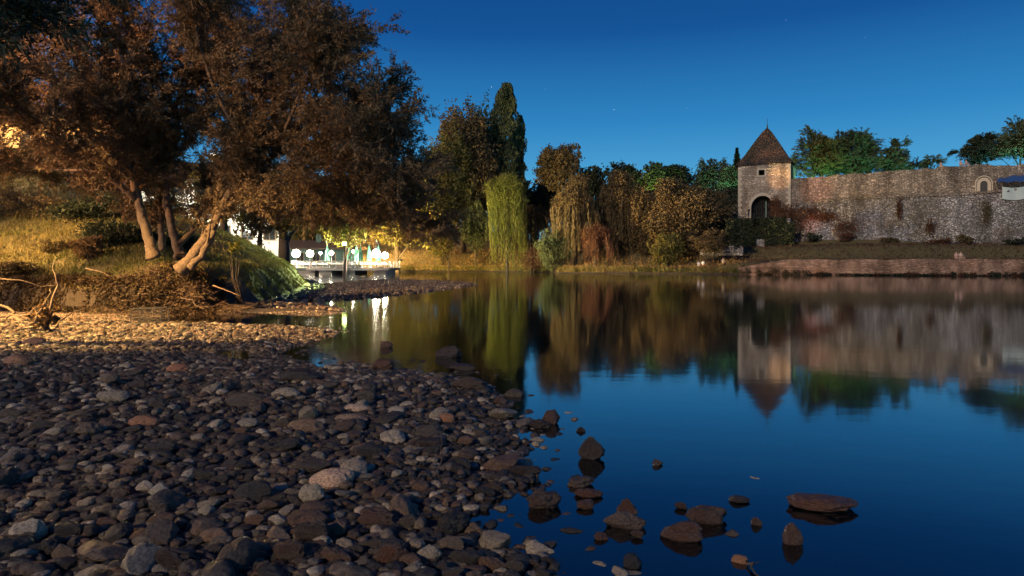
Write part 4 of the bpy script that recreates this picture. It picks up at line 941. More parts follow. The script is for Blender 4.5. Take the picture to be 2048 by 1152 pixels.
MB().tube([(ax+0.45, 1.15, 0), (ax+0.45, 1.15, 3.3)], 0.05, 6).build('gate_post', plain('pale_green_metal', (0.3, 0.55, 0.5), 0.4), tw_)
wn = MB(); wn.box(3.75-0.72, 3.75-0.47, -0.07, 0.25, 7.35, 8.75); wn.box(3.75+0.47, 3.75+0.72, -0.07, 0.25, 7.35, 8.75); wn.box(3.75-0.47, 3.75+0.47, -0.07, 0.25, 8.5, 8.75); wn.box(3.75-0.47, 3.75+0.47, -0.1, 0.25, 7.35, 7.6)
wn.build('window_frame', M['cut'], tw_)
nb_ = MB(); nb_.box(3.5, 4.3, -0.05, 0.1, 4.95, 5.1); nb_.box(3.5, 4.3, -0.05, 0.1, 5.85, 6.0); nb_.box(3.5, 3.65, -0.05, 0.1, 5.1, 5.85); nb_.box(4.15, 4.3, -0.05, 0.1, 5.1, 5.85); nb_.build('blind_panel', M['towerw'], tw_)
rf = MB(); cx_, cy_ = TW/2, DP/2; prof = [(1.0+0.10, EH-0.25), (1.0+0.06, EH+0.1), (0.80, EH+1.45), (0.5, EH+3.6), (0.2, EH+5.6), (0.0, EH+6.6)]
b0 = len(rf.v)
for s1, z in prof:
    for sx_, sy_ in ((-1, -1), (1, -1), (1, 1), (-1, 1)): rf.v.append((cx_+sx_*TW/2*s1, cy_+sy_*DP/2*s1, z))
for i in range(len(prof)-1):
    for k in range(4): a = i*4+k; c = i*4+(k+1) % 4; rf.f.append((a, c, c+4, a+4))
rf.f.append((0, 3, 2, 1)); rfo = rf.build('roof', M['roof'], tw_)
MB().lathe([(0.16, EH+6.3), (0.1, EH+6.7), (0.16, EH+6.85), (0.04, EH+7.0), (0.03, EH+8.1), (0.005, EH+8.2)], 8, cx_, cy_).build('finial', M['iron'], rfo)
# ---- gate terrace in front of the tower with dark ivy
gt_ = empty('gate_terrace', (T0.x-ux*TW, T0.y-uy*TW, 0), TH); tag(gt_, 'stone retaining terrace below the gate tower overgrown with dark ivy', 'retaining wall')
g2 = MB(); wall_panel(g2, -2.2, TW+0.4, lambda x: 3.0, lambda x: T0.z-0.02, 5.0, 0.05, 30, 14, 0.06, -4.6); g2.build('wall', M['wallA'], gt_)
def ivy_local(parent, name, n, fx, leaf, mat):  # leaves lying on a face in the parent's frame
    P, D = fx(n); return leafmesh(name, P, D, leaf, leaf*0.7, LM[mat], parent)
def fx(n):
    x = -2.6+12.0*rs.rand(n); z = 3.2+(T0.z-3.0)*rs.rand(n)**0.8; y = -4.75+0.05*(z-3)-0.5*rs.rand(n)*(1+0.7*vnoise(x*0.9, z*0.9)); k = (fbm(x*0.35, z*0.35, 4) > -0.5) & ~((np.abs(x-4.2) < 0.7) & (z < 5.6))
    return np.stack([x, y, z], 1)[k], unit(k.sum())+np.array([0, 0, -0.8])
ivy_local(gt_, 'ivy', 9000, fx, 0.34, 'dark')
rl = MB()
for i in range(7): rl.tube([(-2+i*1.7, -4.2, T0.z-0.1), (-2+i*1.7, -4.2, T0.z+0.9)], 0.035, 5)
rl.tube([(-2, -4.2, T0.z+0.88), (8.2, -4.2, T0.z+0.88)], 0.03, 5); rl.tube([(-2, -4.2, T0.z+0.45), (8.2, -4.2, T0.z+0.45)], 0.02, 5); rl.build('railing', M['iron'], gt_)
# rust creeper climbing between tower and wall
cp = empty('creeper', (T0.x, T0.y, 8.0), TH); tag(cp, 'rust-coloured creeper spreading from the tower corner over the wall', 'creeper')
def cr_pts(n):
    cs = np.array([(-2.3, 2.6, 0.9, 1.9), (-1.2, 1.2, 1.5, 1.8), (0.8, 1.4, 2.0, 1.5), (3.3, 1.6, 2.4, 1.3), (1.0, -0.6, 2.0, 1.8), (5.5, 1.0, 1.4, 0.8)])
    w_ = rs.randint(0, 6, n); a = rs.randn(n, 2)*0.48; x = cs[w_, 0]+a[:, 0]*cs[w_, 2]; z = cs[w_, 1]+a[:, 1]*cs[w_, 3]
    y = np.where(x < -0.1, -0.15, -1.2+0.09*(z+4)) - 0.5*rs.rand(n); return np.stack([x, y, z], 1), unit(n)+np.array([0, 0, -0.7])
ivy_local(cp, 'leaves', 7000, cr_pts, 0.27, 'rust')
cpv = MB()
for i in range(9): cpv.tube([(-1.5+i*0.4, -1.45, -4), (-1.0+i*0.5+rnd.uniform(-.5, .5), -1.25, -1), (-1.6+i*0.7, -0.9, 1.5)], [0.07, 0.05, 0.02], 5)
cpv.build('stem', M['darkbark'], cp)
for lab, x_, z_, w1, h1, mt, n_ in (('thin rusty creeper streak hanging from the ledge mid-left of the wall', 15.5, 9.8, 0.35, 1.6, 'rust', 500), ('small rusty creeper patch low on the wall', 19.5, 7.0, 0.5, 1.1, 'rust', 350), ('dark weedy creeper patch in the middle of the wall', 33, 8.2, 1.3, 1.4, 'dark', 600), ('brown creeper patch near the left part of the wall', 8.2, 7.2, 1.6, 1.0, 'rust', 700), ('faint brown creeper streak right of centre on the wall', 26.5, 9.0, 0.6, 1.6, 'brown', 400)):
    P = np.stack([rs.randn(n_)*w1*0.6, -0.12*rs.rand(n_), rs.randn(n_)*h1*0.6], 1); P[:, 1] += 0.09*P[:, 2]-0.05
    yy = -1.5+0.09*(z_-3.0)-0.1
    o_ = leafmesh('creeper', P, unit(n_)+np.array([0, 0, -1.0]), 0.24, 0.15, LM[mt], None); o_.location = (T0.x+ux*x_-uy*yy, T0.y+uy*x_+ux*yy, z_); o_.rotation_euler = (0, 0, TH); tag(o_, lab, 'creeper')
# weeds along the foot of the wall
for i in range(9):
    x_ = 4+i*5.2+rnd.uniform(-1, 1); yy = -2.6; h_ = rnd.uniform(0.8, 1.9); n_ = 700; X, Y = T0.x+ux*x_-uy*yy, T0.y+uy*x_+ux*yy
    C, D = cloud((0, 0, h_*0.5), (rnd.uniform(1.2, 2.4), 0.7, h_*0.6), n_, 8, 0.5, 0.1)
    o_ = leafmesh('weeds', C, D, 0.3, 0.15, LM[rnd.choice(['dark', 'brown', 'rust'])], None); o_.location = (X, Y, hz(X, Y)-0.05); tag(o_, 'low weedy clump growing at the foot of the fortress wall', 'weeds', 'weed clumps along the wall foot')
# ---- ivy rampart left of the tower
rp_ = empty('rampart_wall', (T0.x-ux*TW, T0.y-uy*TW, 0), TH); tag(rp_, 'dark ivy-covered rampart wall between the trees and the tower left side', 'wall')
r1 = MB(); wall_panel(r1, -24, -0.15, lambda x: 3.0, lambda x: 14.3-0.02*x, 1.5, 0.0, 40, 16, 0.25, 1.0); r1.build('wall', M['wallA'], rp_)
def fx2(n):
    x = -24+24.2*rs.rand(n); z = 3.0+11.8*rs.rand(n); return np.stack([x, 0.95-0.5*rs.rand(n)*(1+vnoise(x, z)), z], 1), unit(n)+np.array([0, 0, -0.8])
ivy_local(rp_, 'ivy', 12000, fx2, 0.42, 'dark')
# low ruin wall, pale
p = at(1450, 500, 103); ru = MB(); wall_panel(ru, -3.6, 2.6, lambda x: -0.6, lambda x: 0.5+0.3*math.sin(x*1.7)+0.5*(x > 0), 0.8, 0.05, 30, 8, 0.7, 0)
ro = ru.build('ruined_wall', M['wallA']); ro.location = (p.x, p.y, 3.4); ro.rotation_euler = (0, 0, -0.25); tag(ro, 'low pale ruined stone wall left of the gate terrace', 'wall')
shrub('small dark bush at the left foot of the gate terrace', 1466, 103, 440, 50, 500, 'dark', n=2500, leaf=0.3)
shrub('brown bush beside the ruined wall', 1418, 101.5, 462, 74, 512, 'brown', n=4500, leaf=0.3)

# ---- embankment along the river on the right
M['embank'] = masonry('embankment_plaster', (0.30, 0.19, 0.135), (0.40, 0.26, 0.19), (0.26, 0.16, 0.11), 2.2, 6, (0.13, 0.07, 0.04), 0.8, 2.0)
eb = MB(); P = [FAR[4], FAR[3], FAR[2], FAR[1], FAR[0]]
for i in range(len(P)-1):
    for k in range(14):
        q0, q1 = k/14, (k+1)/14
        for_ = []
        for q in (q0, q1):
            x = P[i][0]+(P[i+1][0]-P[i][0])*q; y = P[i][1]+(P[i+1][1]-P[i][1])*q
            tpz = 0.75+1.33*float(sstep(30, 39, x))+0.09*float(vnoise(np.array([x*0.9]), np.array([3.0]))[0]); w_ = 0.12*float(vnoise(np.array([x*0.7]), np.array([y*0.7]))[0]); for_ += [(x, y-0.25+w_, -0.4), (x, y+0.15+w_, 0.35), (x, y+0.85+w_*0.9, tpz), (x, y+1.35, tpz+0.04), (x, y+2.6, tpz-0.02)]
        eb.add(for_, [(0, 5, 6, 1), (1, 6, 7, 2), (2, 7, 8, 3), (3, 8, 9, 4)])
tag(eb.build('embankment', M['embank']), 'low sloping plastered river embankment wall on the right shore', 'embankment')
for i in range(60):                      # scrub hanging at its foot
    q = i/60.0; px = 1490+560*q+rnd.uniform(-14, 14); d = np.interp(px, [1480, 1600, 1800, 2048], [97, 92, 87, 84])-0.35; h_ = rnd.uniform(0.12, 0.42)*(2.4 if px < 1610 else 1.0)
    X = (px-1024)/F*d; C, D = cloud((0, 0, h_*0.4), (rnd.uniform(0.3, 1.5), 0.3, h_*0.8), 150, 6, 0.5, 0.16)
    o_ = leafmesh('weeds', C, D, 0.2, 0.09, LM['brown' if px < 1600 else rnd.choice(['rust', 'dark', 'dark'])], None); o_.location = (X, d, 0.02); tag(o_, 'small weedy clump growing at the waterline foot of the embankment', 'weeds', 'weed clumps along the embankment foot')
pth = MB(); pv = []
for i in range(len(P)-1):
    for k in range(14):
        c = []
        for q in (k/14, (k+1)/14):
            x = P[i][0]+(P[i+1][0]-P[i][0])*q; y = P[i][1]+(P[i+1][1]-P[i][1])*q; c += [(x, y+2.6, 2.14-3*(x < 39)), (x, y+4.2, 2.15-3*(x < 39))]
        pth.add(c, [(0, 2, 3, 1)])
tag(pth.build('path', M['concrete']), 'narrow walking path along the top of the embankment', 'path', kind='structure')
# ---- banner and blue tarpaulin at the right end of the wall
def woff(x_, yy): return (T0.x+ux*x_-uy*yy, T0.y+uy*x_+ux*yy)
xb_ = wallx(2030, 1.0); bn = MB(); nn = 14
for i in range(nn+1):
    for k in range(7):
        q = i/nn; bn.v.append((-1.5+3.0*q, -0.12*math.sin(q*9)*(1-0.3*k/6), -k/6*1.75+0.22*(2*q-1)**2))
for i in range(nn):
    for k in range(6): a = i*7+k; bn.f.append((a, a+1, a+8, a+7))
M['cloth'] = plain('pale_banner_cloth', (0.36, 0.43, 0.43), 0.8)
bo = bn.build('banner', M['cloth'], None, True); X, Y = woff(xb_, -1.05); bo.location = (X, Y, 12.35); bo.rotation_euler = (0, 0, TH); tag(bo, 'pale sagging banner hung on the wall near its right end', 'banner')
mk = MB(); mk.add([(-1.0, -0.14, -0.55), (-0.62, -0.14, -0.6), (-0.7, -0.14, -0.35), (-0.85, -0.14, -0.3)], [(0, 1, 2, 3)]); mk.build('emblem', M['darksteel'], bo)
tp = MB(); 
for i in range(11):
    for k in range(6):
        q, r = i/10, k/5; tp.v.append((-2.6+5.2*q, -1.6+2.0*r, 0.4+1.1*math.sin(r*1.5)*(0.6+0.4*math.sin(q*math.pi))+0.1*math.sin(i*2.1)))
for i in range(10):
    for k in range(5): a = i*6+k; tp.f.append((a, a+6, a+7, a+1))
to = tp.build('tarpaulin', plain('blue_tarpaulin', (0.03, 0.08, 0.22), 0.5), None, True); X, Y = woff(wallx(2036, 0), -0.6); to.location = (X, Y, 12.7); to.rotation_euler = (0, 0, TH); tag(to, 'dark blue tarpaulin awning above the pale banner', 'tarpaulin')

# ================================================================== terrace restaurant
TY = 100.0
def tx(px): return (px-1024)/F*TY
DZ = 0.92; dk = empty('river_terrace', (tx(683), TY, 0)); tag(dk, 'floodlit wooden cafe terrace on concrete piers over the water', 'terrace')
x0, x1 = tx(585)-tx(683), tx(780)-tx(683)
dd = MB()
for i in range(34): dd.box(x0+i*(x1-x0)/34+0.01, x0+(i+1)*(x1-x0)/34-0.01, -1.2, 9.0, DZ-0.05, DZ)
dd.build('deck', M['wood'], dk)
bm_ = MB(); bm_.box(x0+2.4, x1, -1.3, -1.1, DZ-0.36, DZ-0.06); bm_.box(x0+2.4, x1, 4, 4.25, DZ-0.36, DZ-0.06); bm_.box(x0+2.4, x1, 8.7, 8.9, DZ-0.36, DZ-0.06); bm_.build('beam', M['steel'], dk)
for a_, b_ in ((588, 632), (640, 666), (697, 712), (748, 772)): MB().box(tx(a_)-tx(683), tx(b_)-tx(683), -0.6, 8.0, -0.8, DZ-0.38).build('pier', M['concrete'], dk)
rl = MB()
n_ = 15
for i in range(n_+1): xx = x0+(x1-x0)*i/n_; rl.box(xx-0.03, xx+0.03, -1.17, -1.11, DZ, DZ+1.0)
for z in (0.98, 0.5, 0.12): rl.box(x0, x1, -1.16, -1.12, DZ+z, DZ+z+0.04)
for i in range(110): xx = x0+(x1-x0)*i/110+0.06; rl.box(xx-0.008, xx+0.008, -1.15, -1.13, DZ+0.14, DZ+0.98)
for yy in np.linspace(-1.1, 8.8, 8): rl.box(x1-0.06, x1, yy-0.03, yy+0.03, DZ, DZ+1.0)
rl.box(x1-0.05, x1-0.01, -1.1, 8.8, DZ+0.98, DZ+1.02); rl.build('railing', M['white'], dk)
M['globe'] = emit('lamp_globe', (1.0, 0.86, 0.62), 60); M['globeo'] = emit('sodium_lamp', (1.0, 0.55, 0.2), 60)
def point(loc, e, c, r=0.12, parent=None, name='lamp_light'):
    l = bpy.data.lights.new(name, 'POINT'); l.energy = e; l.color = c; l.shadow_soft_size = r
    o_ = bpy.data.objects.new(name, l); COL.objects.link(o_); o_.location = loc
    if parent: o_.parent = parent
    return o_
def spot(loc, target, e, c, ang, blend=0.6, r=0.15, parent=None):
    l = bpy.data.lights.new('spot_light', 'SPOT'); l.energy = e; l.color = c; l.spot_size = math.radians(ang); l.spot_blend = blend; l.shadow_soft_size = r
    o_ = bpy.data.objects.new('spot_light', l); COL.objects.link(o_); o_.location = loc
    o_.rotation_euler = (Vector(target)-Vector(loc)).to_track_quat('-Z', 'Y').to_euler(); return o_
def lamp_post(label, px, d, py, base_z, r, e, c, gm, off=0.9, group=None):
    X = (px-1024)/F*d; top = at(px, py, d).z; lp = empty('lamp_post', (X, d, base_z)); tag(lp, label, 'lamp', group)
    h = top-base_z; MB().lathe([(0.09, 0), (0.09, 0.12), (0.045, 0.2), (0.035, h-r)], 8).build('pole', M['darksteel'], lp)
    MB().lathe([(0.03, h-r), (r*0.75, h-r*0.7), (r, h), (r*0.75, h+r*0.7), (0.04, h+r)], 14).build('globe', gm, lp, True)
    point((0, -r-0.12, h), e, c, 0.1, lp); return lp
WARM = (1.0, 0.82, 0.58)
lamp_post('globe lamp at the far left corner of the terrace', 592, 99.3, 507, DZ, 0.58, 5950, WARM, M['globe'])  # large terrace globes are oversized to imitate the glow around the lamps
lamp_post('globe lamp second from the left on the terrace', 620, 101, 507, DZ, 0.52, 5100, WARM, M['globe'])
lamp_post('small globe lamp in the middle of the terrace', 663, 102, 506, DZ, 0.32, 3060, WARM, M['globe'])
lamp_post('largest globe lamp near the right end of the terrace', 752, 100, 507, DZ, 0.62, 5950, WARM, M['globe'])
lamp_post('small globe lamp behind the folded parasols at mid terrace', 706, 104, 503, DZ, 0.22, 2500, WARM, M['globe'])
lamp_post('small globe lamp between the two left globe lamps on the terrace', 641, 105, 506, DZ, 0.2, 2500, WARM, M['globe'])
lamp_post('globe lamp at the right end of the terrace', 770, 99.5, 511, DZ, 0.48, 5100, WARM, M['globe'])
for lab, px, py in (('tall orange street lamp hidden in leaves left of the pair behind the terrace', 605, 443), ('tall orange street lamp, left of the pair above the terrace', 698, 443), ('tall orange street lamp, right of the pair above the terrace', 731, 440)):
    X = (px-1024)/F*143; lp = lamp_post(lab, px, 143, py, hz(X, 143), 0.4, 22000, (1, 0.60, 0.2), M['globeo']); lp.name = 'street_lamp'
# folded parasols
M['parasol'] = plain('green_parasol_cloth', (0.10, 0.33, 0.24), 0.7)
def parasol():
    r = empty('parasol', (0, 0, 0)); MB().lathe([(0.35, 0), (0.35, 0.08), (0.03, 0.1), (0.03, 3.4), (0.01, 3.5)], 8).build('pole', M['white'], r)
    f = MB(); pr = []
    n = 16; zs = [(1.0, 0.30), (1.5, 0.34), (2.2, 0.25), (2.9, 0.14), (3.35, 0.03)]
    for z, rad in zs:
        for k in range(n): a = 2*math.pi*k/n; rr2 = rad*(1.15 if k % 2 else 0.72); f.v.append((rr2*math.cos(a), rr2*math.sin(a), z))
    for i in range(len(zs)-1):
        for k in range(n): f.f.append((i*n+k, i*n+(k+1) % n, (i+1)*n+(k+1) % n, (i+1)*n+k))
    f.build('canopy', M['parasol'], r); return r
def dup(src, loc, rz=0.0, label=None):
    c = src.copy(); COL.objects.link(c); c.location = loc; c.rotation_euler = (0, 0, rz)
    if label: c['label'] = label
    for ch in list(src.children):
        e = ch.copy(); COL.objects.link(e); e.parent = c
    return c
pp = parasol(); first = True
for px, yo, lab in ((655, 101, 'folded green parasol furthest left on the terrace'), (699, 102, 'folded green parasol just right of the leafy bough'), (713, 101, 'folded green parasol, left of the close pair at mid terrace'), (721, 102.5, 'folded green parasol, right of the close pair at mid terrace'), (738, 101, 'folded green parasol left of the largest globe lamp'), (757, 102, 'folded green parasol right beside the largest globe lamp')):
    o_ = pp if first else dup(pp, (0, 0, 0)); first = False
    o_.location = ((px-1024)/F*yo, yo, DZ); tag(o_, lab, 'parasol', 'folded parasols on the terrace')
def table():
    r = empty('table', (0, 0, 0)); MB().box(-0.5, 0.5, -0.5, 0.5, 0.72, 0.75).build('top', M['white'], r)
    c = MB(); c.add([(-0.52, -0.52, 0.755), (0.52, -0.52, 0.755), (0.52, 0.52, 0.755), (-0.52, 0.52, 0.755), (-0.56, -0.56, 0.5), (0.56, -0.56, 0.5), (0.56, 0.56, 0.5), (-0.56, 0.56, 0.5)], [(0, 1, 2, 3), (4, 5, 1, 0), (5, 6, 2, 1), (6, 7, 3, 2), (7, 4, 0, 3)]); c.build('tablecloth', M['white'], r)
    for sx_ in (-1, 1):
        for sy_ in (-1, 1): MB().box(sx_*0.42-0.025, sx_*0.42+0.025, sy_*0.42-0.025, sy_*0.42+0.025, 0, 0.72).build('leg', M['wood'], r)
    return r
def chair():
    r = empty('chair', (0, 0, 0)); MB().box(-0.22, 0.22, -0.22, 0.22, 0.43, 0.47).build('seat', M['wood'], r)
    b = MB(); b.box(-0.22, 0.22, 0.19, 0.22, 0.62, 0.92); b.box(-0.22, -0.18, 0.19, 0.22, 0.47, 0.62); b.box(0.18, 0.22, 0.19, 0.22, 0.47, 0.62); b.build('backrest', M['wood'], r)
    for sx_ in (-1, 1):
        for sy_ in (-1, 1): MB().box(sx_*0.19-0.02, sx_*0.19+0.02, sy_*0.19-0.02, sy_*0.19+0.02, 0, 0.43).build('leg', M['wood'], r)
    return r
tb0, ch0 = table(), chair(); ft = fc = True
for px, yo in ((608, 100), (632, 100.4), (648, 99.9), (672, 100.2), (688, 99.9), (706, 100.3), (728, 99.9), (747, 100.3), (768, 101.3)):
    X = (px-1024)/F*yo; o_ = tb0 if ft else dup(tb0, (0, 0, 0)); ft = False; o_.location = (X, yo, DZ); tag(o_, 'square white-clothed cafe table on the floodlit terrace', 'table', 'tables on the terrace')
    for dx, rz in ((-0.85, math.pi/2), (0.85, -math.pi/2)):
        o_ = ch0 if fc else dup(ch0, (0, 0, 0)); fc = False; o_.location = (X+dx, yo, DZ); o_.rotation_euler = (0, 0, rz); tag(o_, 'plain wooden chair drawn up to a terrace table', 'chair', 'chairs on the terrace')

# ---- people
SK = plain('skin', (0.45, 0.28, 0.2), 0.6, 0, 0.05)
def person(label, loc, rz, pose, shirt, trousers=(0.05, 0.05, 0.07), hair=(0.03, 0.02, 0.015), s=1.0, name='person', group=None):
    r = empty(name, loc, rz); r.scale = (s, s, s); tag(r, label, 'person', group)
    if pose == 'stand':
        hipz, kn, an, toe = 0.92, [(0.10, 0.0, 0.5), (-0.10, -0.02, 0.5)], [(0.11, 0.03, 0.08), (-0.11, 0.02, 0.08)], 0
        P0 = Vector((0, 0, hipz)); up_ = Vector((0, 0, 1))
        hands = [[(0.24, 0.02, 1.12), (0.26, -0.08, 0.88)], [(-0.24, 0.02, 1.12), (-0.26, -0.06, 0.88)]]
    else:
        hipz = 0.1; kn = [(0.12, -0.42, 0.16), (-0.12, -0.42, 0.14)]; an = [(0.12, -0.5, -0.26), (-0.12, -0.46, -0.27)]
        P0 = Vector((0, 0, hipz)); hands = [[(0.25, -0.05, 0.36), (0.15, -0.32, 0.24)], [(-0.25, -0.05, 0.36), (-0.13, -0.3, 0.25)]]
    z = hipz
    V = [(0, 0, z), (0, 0.0, z+0.22), (0, -0.02, z+0.45), (0, -0.02, z+0.55), (0, -0.03, z+0.64), (0, -0.035, z+0.73)]
    R = [0.15, 0.135, 0.155, 0.07, 0.075, 0.09]; E = [(0, 1), (1, 2), (2, 3), (3, 4), (4, 5)]
    V2 = V+[]; 
    for sgn, K, A, (el, ha) in ((1, kn[0], an[0], hands[0]), (-1, kn[1], an[1], hands[1])):
        b = len(V2); V2 += [(sgn*0.09, 0, z-0.03), K, A, (A[0], A[1]-0.17, A[2]-0.04)]; R += [0.09, 0.06, 0.042, 0.035]; E += [(0, b), (b, b+1), (b+1, b+2), (b+2, b+3)]
        b = len(V2); V2 += [(sgn*0.17, -0.02, z+0.47), el, ha]; R += [0.06, 0.042, 0.028]; E += [(2, b), (b, b+1), (b+1, b+2)]
        for f_ in range(5):
            a = (f_-2)*0.012; b2 = len(V2); e_ = 0.07+0.01*(2-abs(f_-2)); V2 += [(ha[0]+a, ha[1]-0.02*(f_ == 4), ha[2]-0.05), (ha[0]+a*1.6, ha[1]-0.02, ha[2]-0.05-e_*0.6)]; R += [0.01, 0.008]; E += [(b+2, b2), (b2, b2+1)]
    me = bpy.data.meshes.new('body'); me.from_pydata(V2, E, []); o_ = link('body', me, SK, r)
    md = o_.modifiers.new('skin', 'SKIN'); md.use_smooth_shade = True; sv = me.skin_vertices[0].data
    for i, q in enumerate(R): sv[i].radius = (q, q*0.8)
    sv[0].use_root = True; o_.modifiers.new('sub', 'SUBSURF').levels = 1
    sm = plain('shirt_cloth', shirt, 0.85, 0, 0.1); tm = plain('trouser_cloth', trousers, 0.85, 0, 0.1)
    sh = MB(); sh.tube([(0, 0, z+0.0), (0, 0, z+0.22), (0, -0.02, z+0.44), (0, -0.02, z+0.53)], [0.165, 0.155, 0.18, 0.08], 12)
    for sgn, (el, ha) in ((1, hands[0]), (-1, hands[1])): sh.tube([(sgn*0.14, -0.02, z+0.47), (sgn*0.2, -0.02, z+0.44), el], [0.075, 0.075, 0.06], 8)
    sh.build('shirt', sm, r, True)
    tr_ = MB()
    for sgn, K, A in ((1, kn[0], an[0]), (-1, kn[1], an[1])): tr_.tube([(sgn*0.07, 0, z+0.04), (sgn*0.09, 0, z-0.03), K, (Vector(K).lerp(Vector(A), 0.9))], [0.105, 0.105, 0.075, 0.06], 8)
    tr_.build('trousers', tm, r, True)
    MB().lathe([(0.055, z+0.69), (0.1, z+0.72), (0.108, z+0.77), (0.08, z+0.83), (0.02, z+0.85)], 10, 0, -0.015).build('hair', plain('hair', hair, 0.6), r, True)
    return r
p = at(1497, 438, 107.2); person('dark-clothed person standing left of the tower arch', (p.x, p.y, T0.z-0.02), 0.4, 'stand', (0.02, 0.02, 0.025))
p = at(1481, 438, 107.6); person('person in a pale grey top at the left end of the gate terrace', (T0.x-ux*(TW+1.6)+uy*2.8, T0.y-uy*(TW+1.6)-ux*2.8, T0.z-0.9), 0.3, 'sit', (0.45, 0.5, 0.6))
bz = 2.18
def onpath(px, back): 
    d = np.interp(px, [1300, 1480, 1600, 1800, 2048], [105, 97, 92, 87, 84])+back; return ((px-1024)/F*d, d)
X, Y = onpath(1397, 2.6); g_ = hz(X, Y); person('person in a white top sitting on the bank, left of a pair', (X, Y, g_+0.25), 0.6, 'sit', (0.7, 0.75, 0.85), (0.25, 0.1, 0.07))
X, Y = onpath(1406, 2.6); g_ = hz(X, Y); person('person in a white top sitting on the bank, right of a pair', (X, Y, g_+0.3), 0.2, 'sit', (0.75, 0.8, 0.9), (0.25, 0.1, 0.07))
X, Y = onpath(1446, 2.8); g_ = hz(X, Y); person('lone person in a cream jacket crouched on the path left of the embankment', (X, Y, g_+0.25), 0.3, 'sit', (0.5, 0.42, 0.3), (0.1, 0.06, 0.05))
X, Y = onpath(1912, 1.05); person('person in a pinkish top sitting on the embankment edge, left of a couple', (X, Y, 2.12), 0.45, 'sit', (0.5, 0.3, 0.25), (0.3, 0.2, 0.17), s=1.15)
X, Y = onpath(1921, 1.05); person('person in a tan top sitting on the embankment edge, right of a couple', (X, Y, 2.12), 0.2, 'sit', (0.5, 0.36, 0.28), (0.25, 0.16, 0.13), s=1.15)
for px, lab in ((1882, 'person sitting alone on the wall top right of the sapling'), (1922, 'left of two people sitting on the wall top by the dark spiky tree'), (1933, 'right of two people sitting on the wall top by the dark spiky tree')):
    x_ = wallx(px, 0); X, Y = woff(x_, 0.6); person(lab, (X, Y, float(topz(x_))+0.05), 0.5, 'sit', (0.5, 0.3, 0.25), (0.3, 0.2, 0.17))

# ================================================================== buildings on the left hill
M['plaster'] = plain('white_plaster', (0.7, 0.68, 0.6), 0.8, 0, 0.12, 0.8)
M['ochre'] = plain('ochre_plaster', (0.55, 0.42, 0.25), 0.8, 0, 0.15, 0.8)
M['tile'] = plain('clay_roof_tile', (0.07, 0.038, 0.028), 0.8, 0, 0.35, 4)
M['glass'] = plain('dark_window_glass', (0.02, 0.025, 0.03), 0.1, 0, 0.1)
def house(label, c, L, W_, h, rz, wall, nwin=4, storeys=2, name='house'):
    r = empty(name, c, rz); tag(r, label, 'building')
    b = MB(); b.box(-L/2, L/2, 0, W_, -2, h); b.build('wall', wall, r)
    q = MB(); e = 0.6; q.add([(-L/2-e, -e, h+0.003), (L/2+e, -e, h+0.003), (L/2+e, W_+e, h+0.003), (-L/2-e, W_+e, h+0.003), (-L/2+1.5, W_/2, h+W_*0.32), (L/2-1.5, W_/2, h+W_*0.32), (-L/2-e, -e, h+0.2), (L/2+e, -e, h+0.2), (L/2+e, W_+e, h+0.2), (-L/2-e, W_+e, h+0.2)], [(6, 7, 5, 4), (7, 8, 5), (8, 9, 4, 5), (9, 6, 4), (3, 2, 1, 0), (0, 1, 7, 6), (1, 2, 8, 7), (2, 3, 9, 8), (3, 0, 6, 9)]); rf_ = q.build('roof', M['tile'], r)
    MB().box(-0.4, 0.4, W_*0.3, W_*0.3+0.7, h+0.3, h+W_*0.32+0.9).build('chimney', wall, rf_)
    for sy in range(storeys):
        for i in range(nwin):
            x = -L/2+L*(i+0.5)/nwin; z = h*(sy+0.35)/storeys
            f_ = MB(); ww, wh = 0.55, 0.7
            f_.box(x-ww-0.12, x-ww, -0.08, 0.02, z-0.1, z+2*wh+0.1); f_.box(x+ww, x+ww+0.12, -0.08, 0.02, z-0.1, z+2*wh+0.1); f_.box(x-ww, x+ww, -0.08, 0.02, z+2*wh, z+2*wh+0.1); f_.box(x-ww, x+ww, -0.12, 0.02, z-0.1, z); f_.box(x-0.03, x+0.03, -0.06, 0.02, z, z+2*wh)
            wf = f_.build('window', M['wood'], r); MB().box(x-ww, x+ww, -0.02, -0.008, z, z+2*wh).build('pane', M['glass'], wf)
    return r
X1, Y1 = (425-1024)/F*74, 74
house('large white floodlit building on the hill glimpsed through the willow crowns', (X1, Y1, 3.4), 14, 8, 7.0, 0.35, M['plaster'], 6, 3)
house('ochre house at the far left of the hill lit orange by a street lamp', (-37.0, 50, 8.6), 12, 7, 3.2, 0.35, M['ochre'], 4, 1)
house('low teal-lit service building behind the left end of the terrace', ((632-1024)/F*112, 112, 0.9), 13, 5, 3.0, 0.0, plain('teal_plaster', (0.05, 0.09, 0.08), 0.8), 5, 1)

# ================================================================== lamps outside the picture and floodlights
def street(label, x, y, h, arm, name='street_lamp'):
    g_ = hz(x, y) if abs(x) < 1.2*max(y, 1.3) else 0.3
    r = empty(name, (x, y, g_)); tag(r, label, 'lamp')
    MB().tube([(0, 0, -0.2), (0, 0, h-0.8), (arm[0]*0.5, arm[1]*0.5, h), (arm[0], arm[1], h)], [0.09, 0.06, 0.045, 0.04], 8).build('pole', M['darksteel'], r, True)
    MB().box(arm[0]-0.3, arm[0]+0.3, arm[1]-0.15, arm[1]+0.15, h-0.06, h+0.1).build('lamp_head', M['darksteel'], r)
    MB().box(arm[0]-0.22, arm[0]+0.22, arm[1]-0.1, arm[1]+0.1, h-0.1, h-0.063).build('lamp_lens', M['globeo'], r)
    return Vector((x+arm[0], y+arm[1], g_+h-0.2))
NA = (1.0, 0.56, 0.16)
q = street('street lamp on the near left bank lighting the gravel and grass', -17.5, 10.5, 7.5, (1.2, 0.6))
spot(q, (-11.0, 15.6, 0.0), 42000, NA, 68, 0.5)
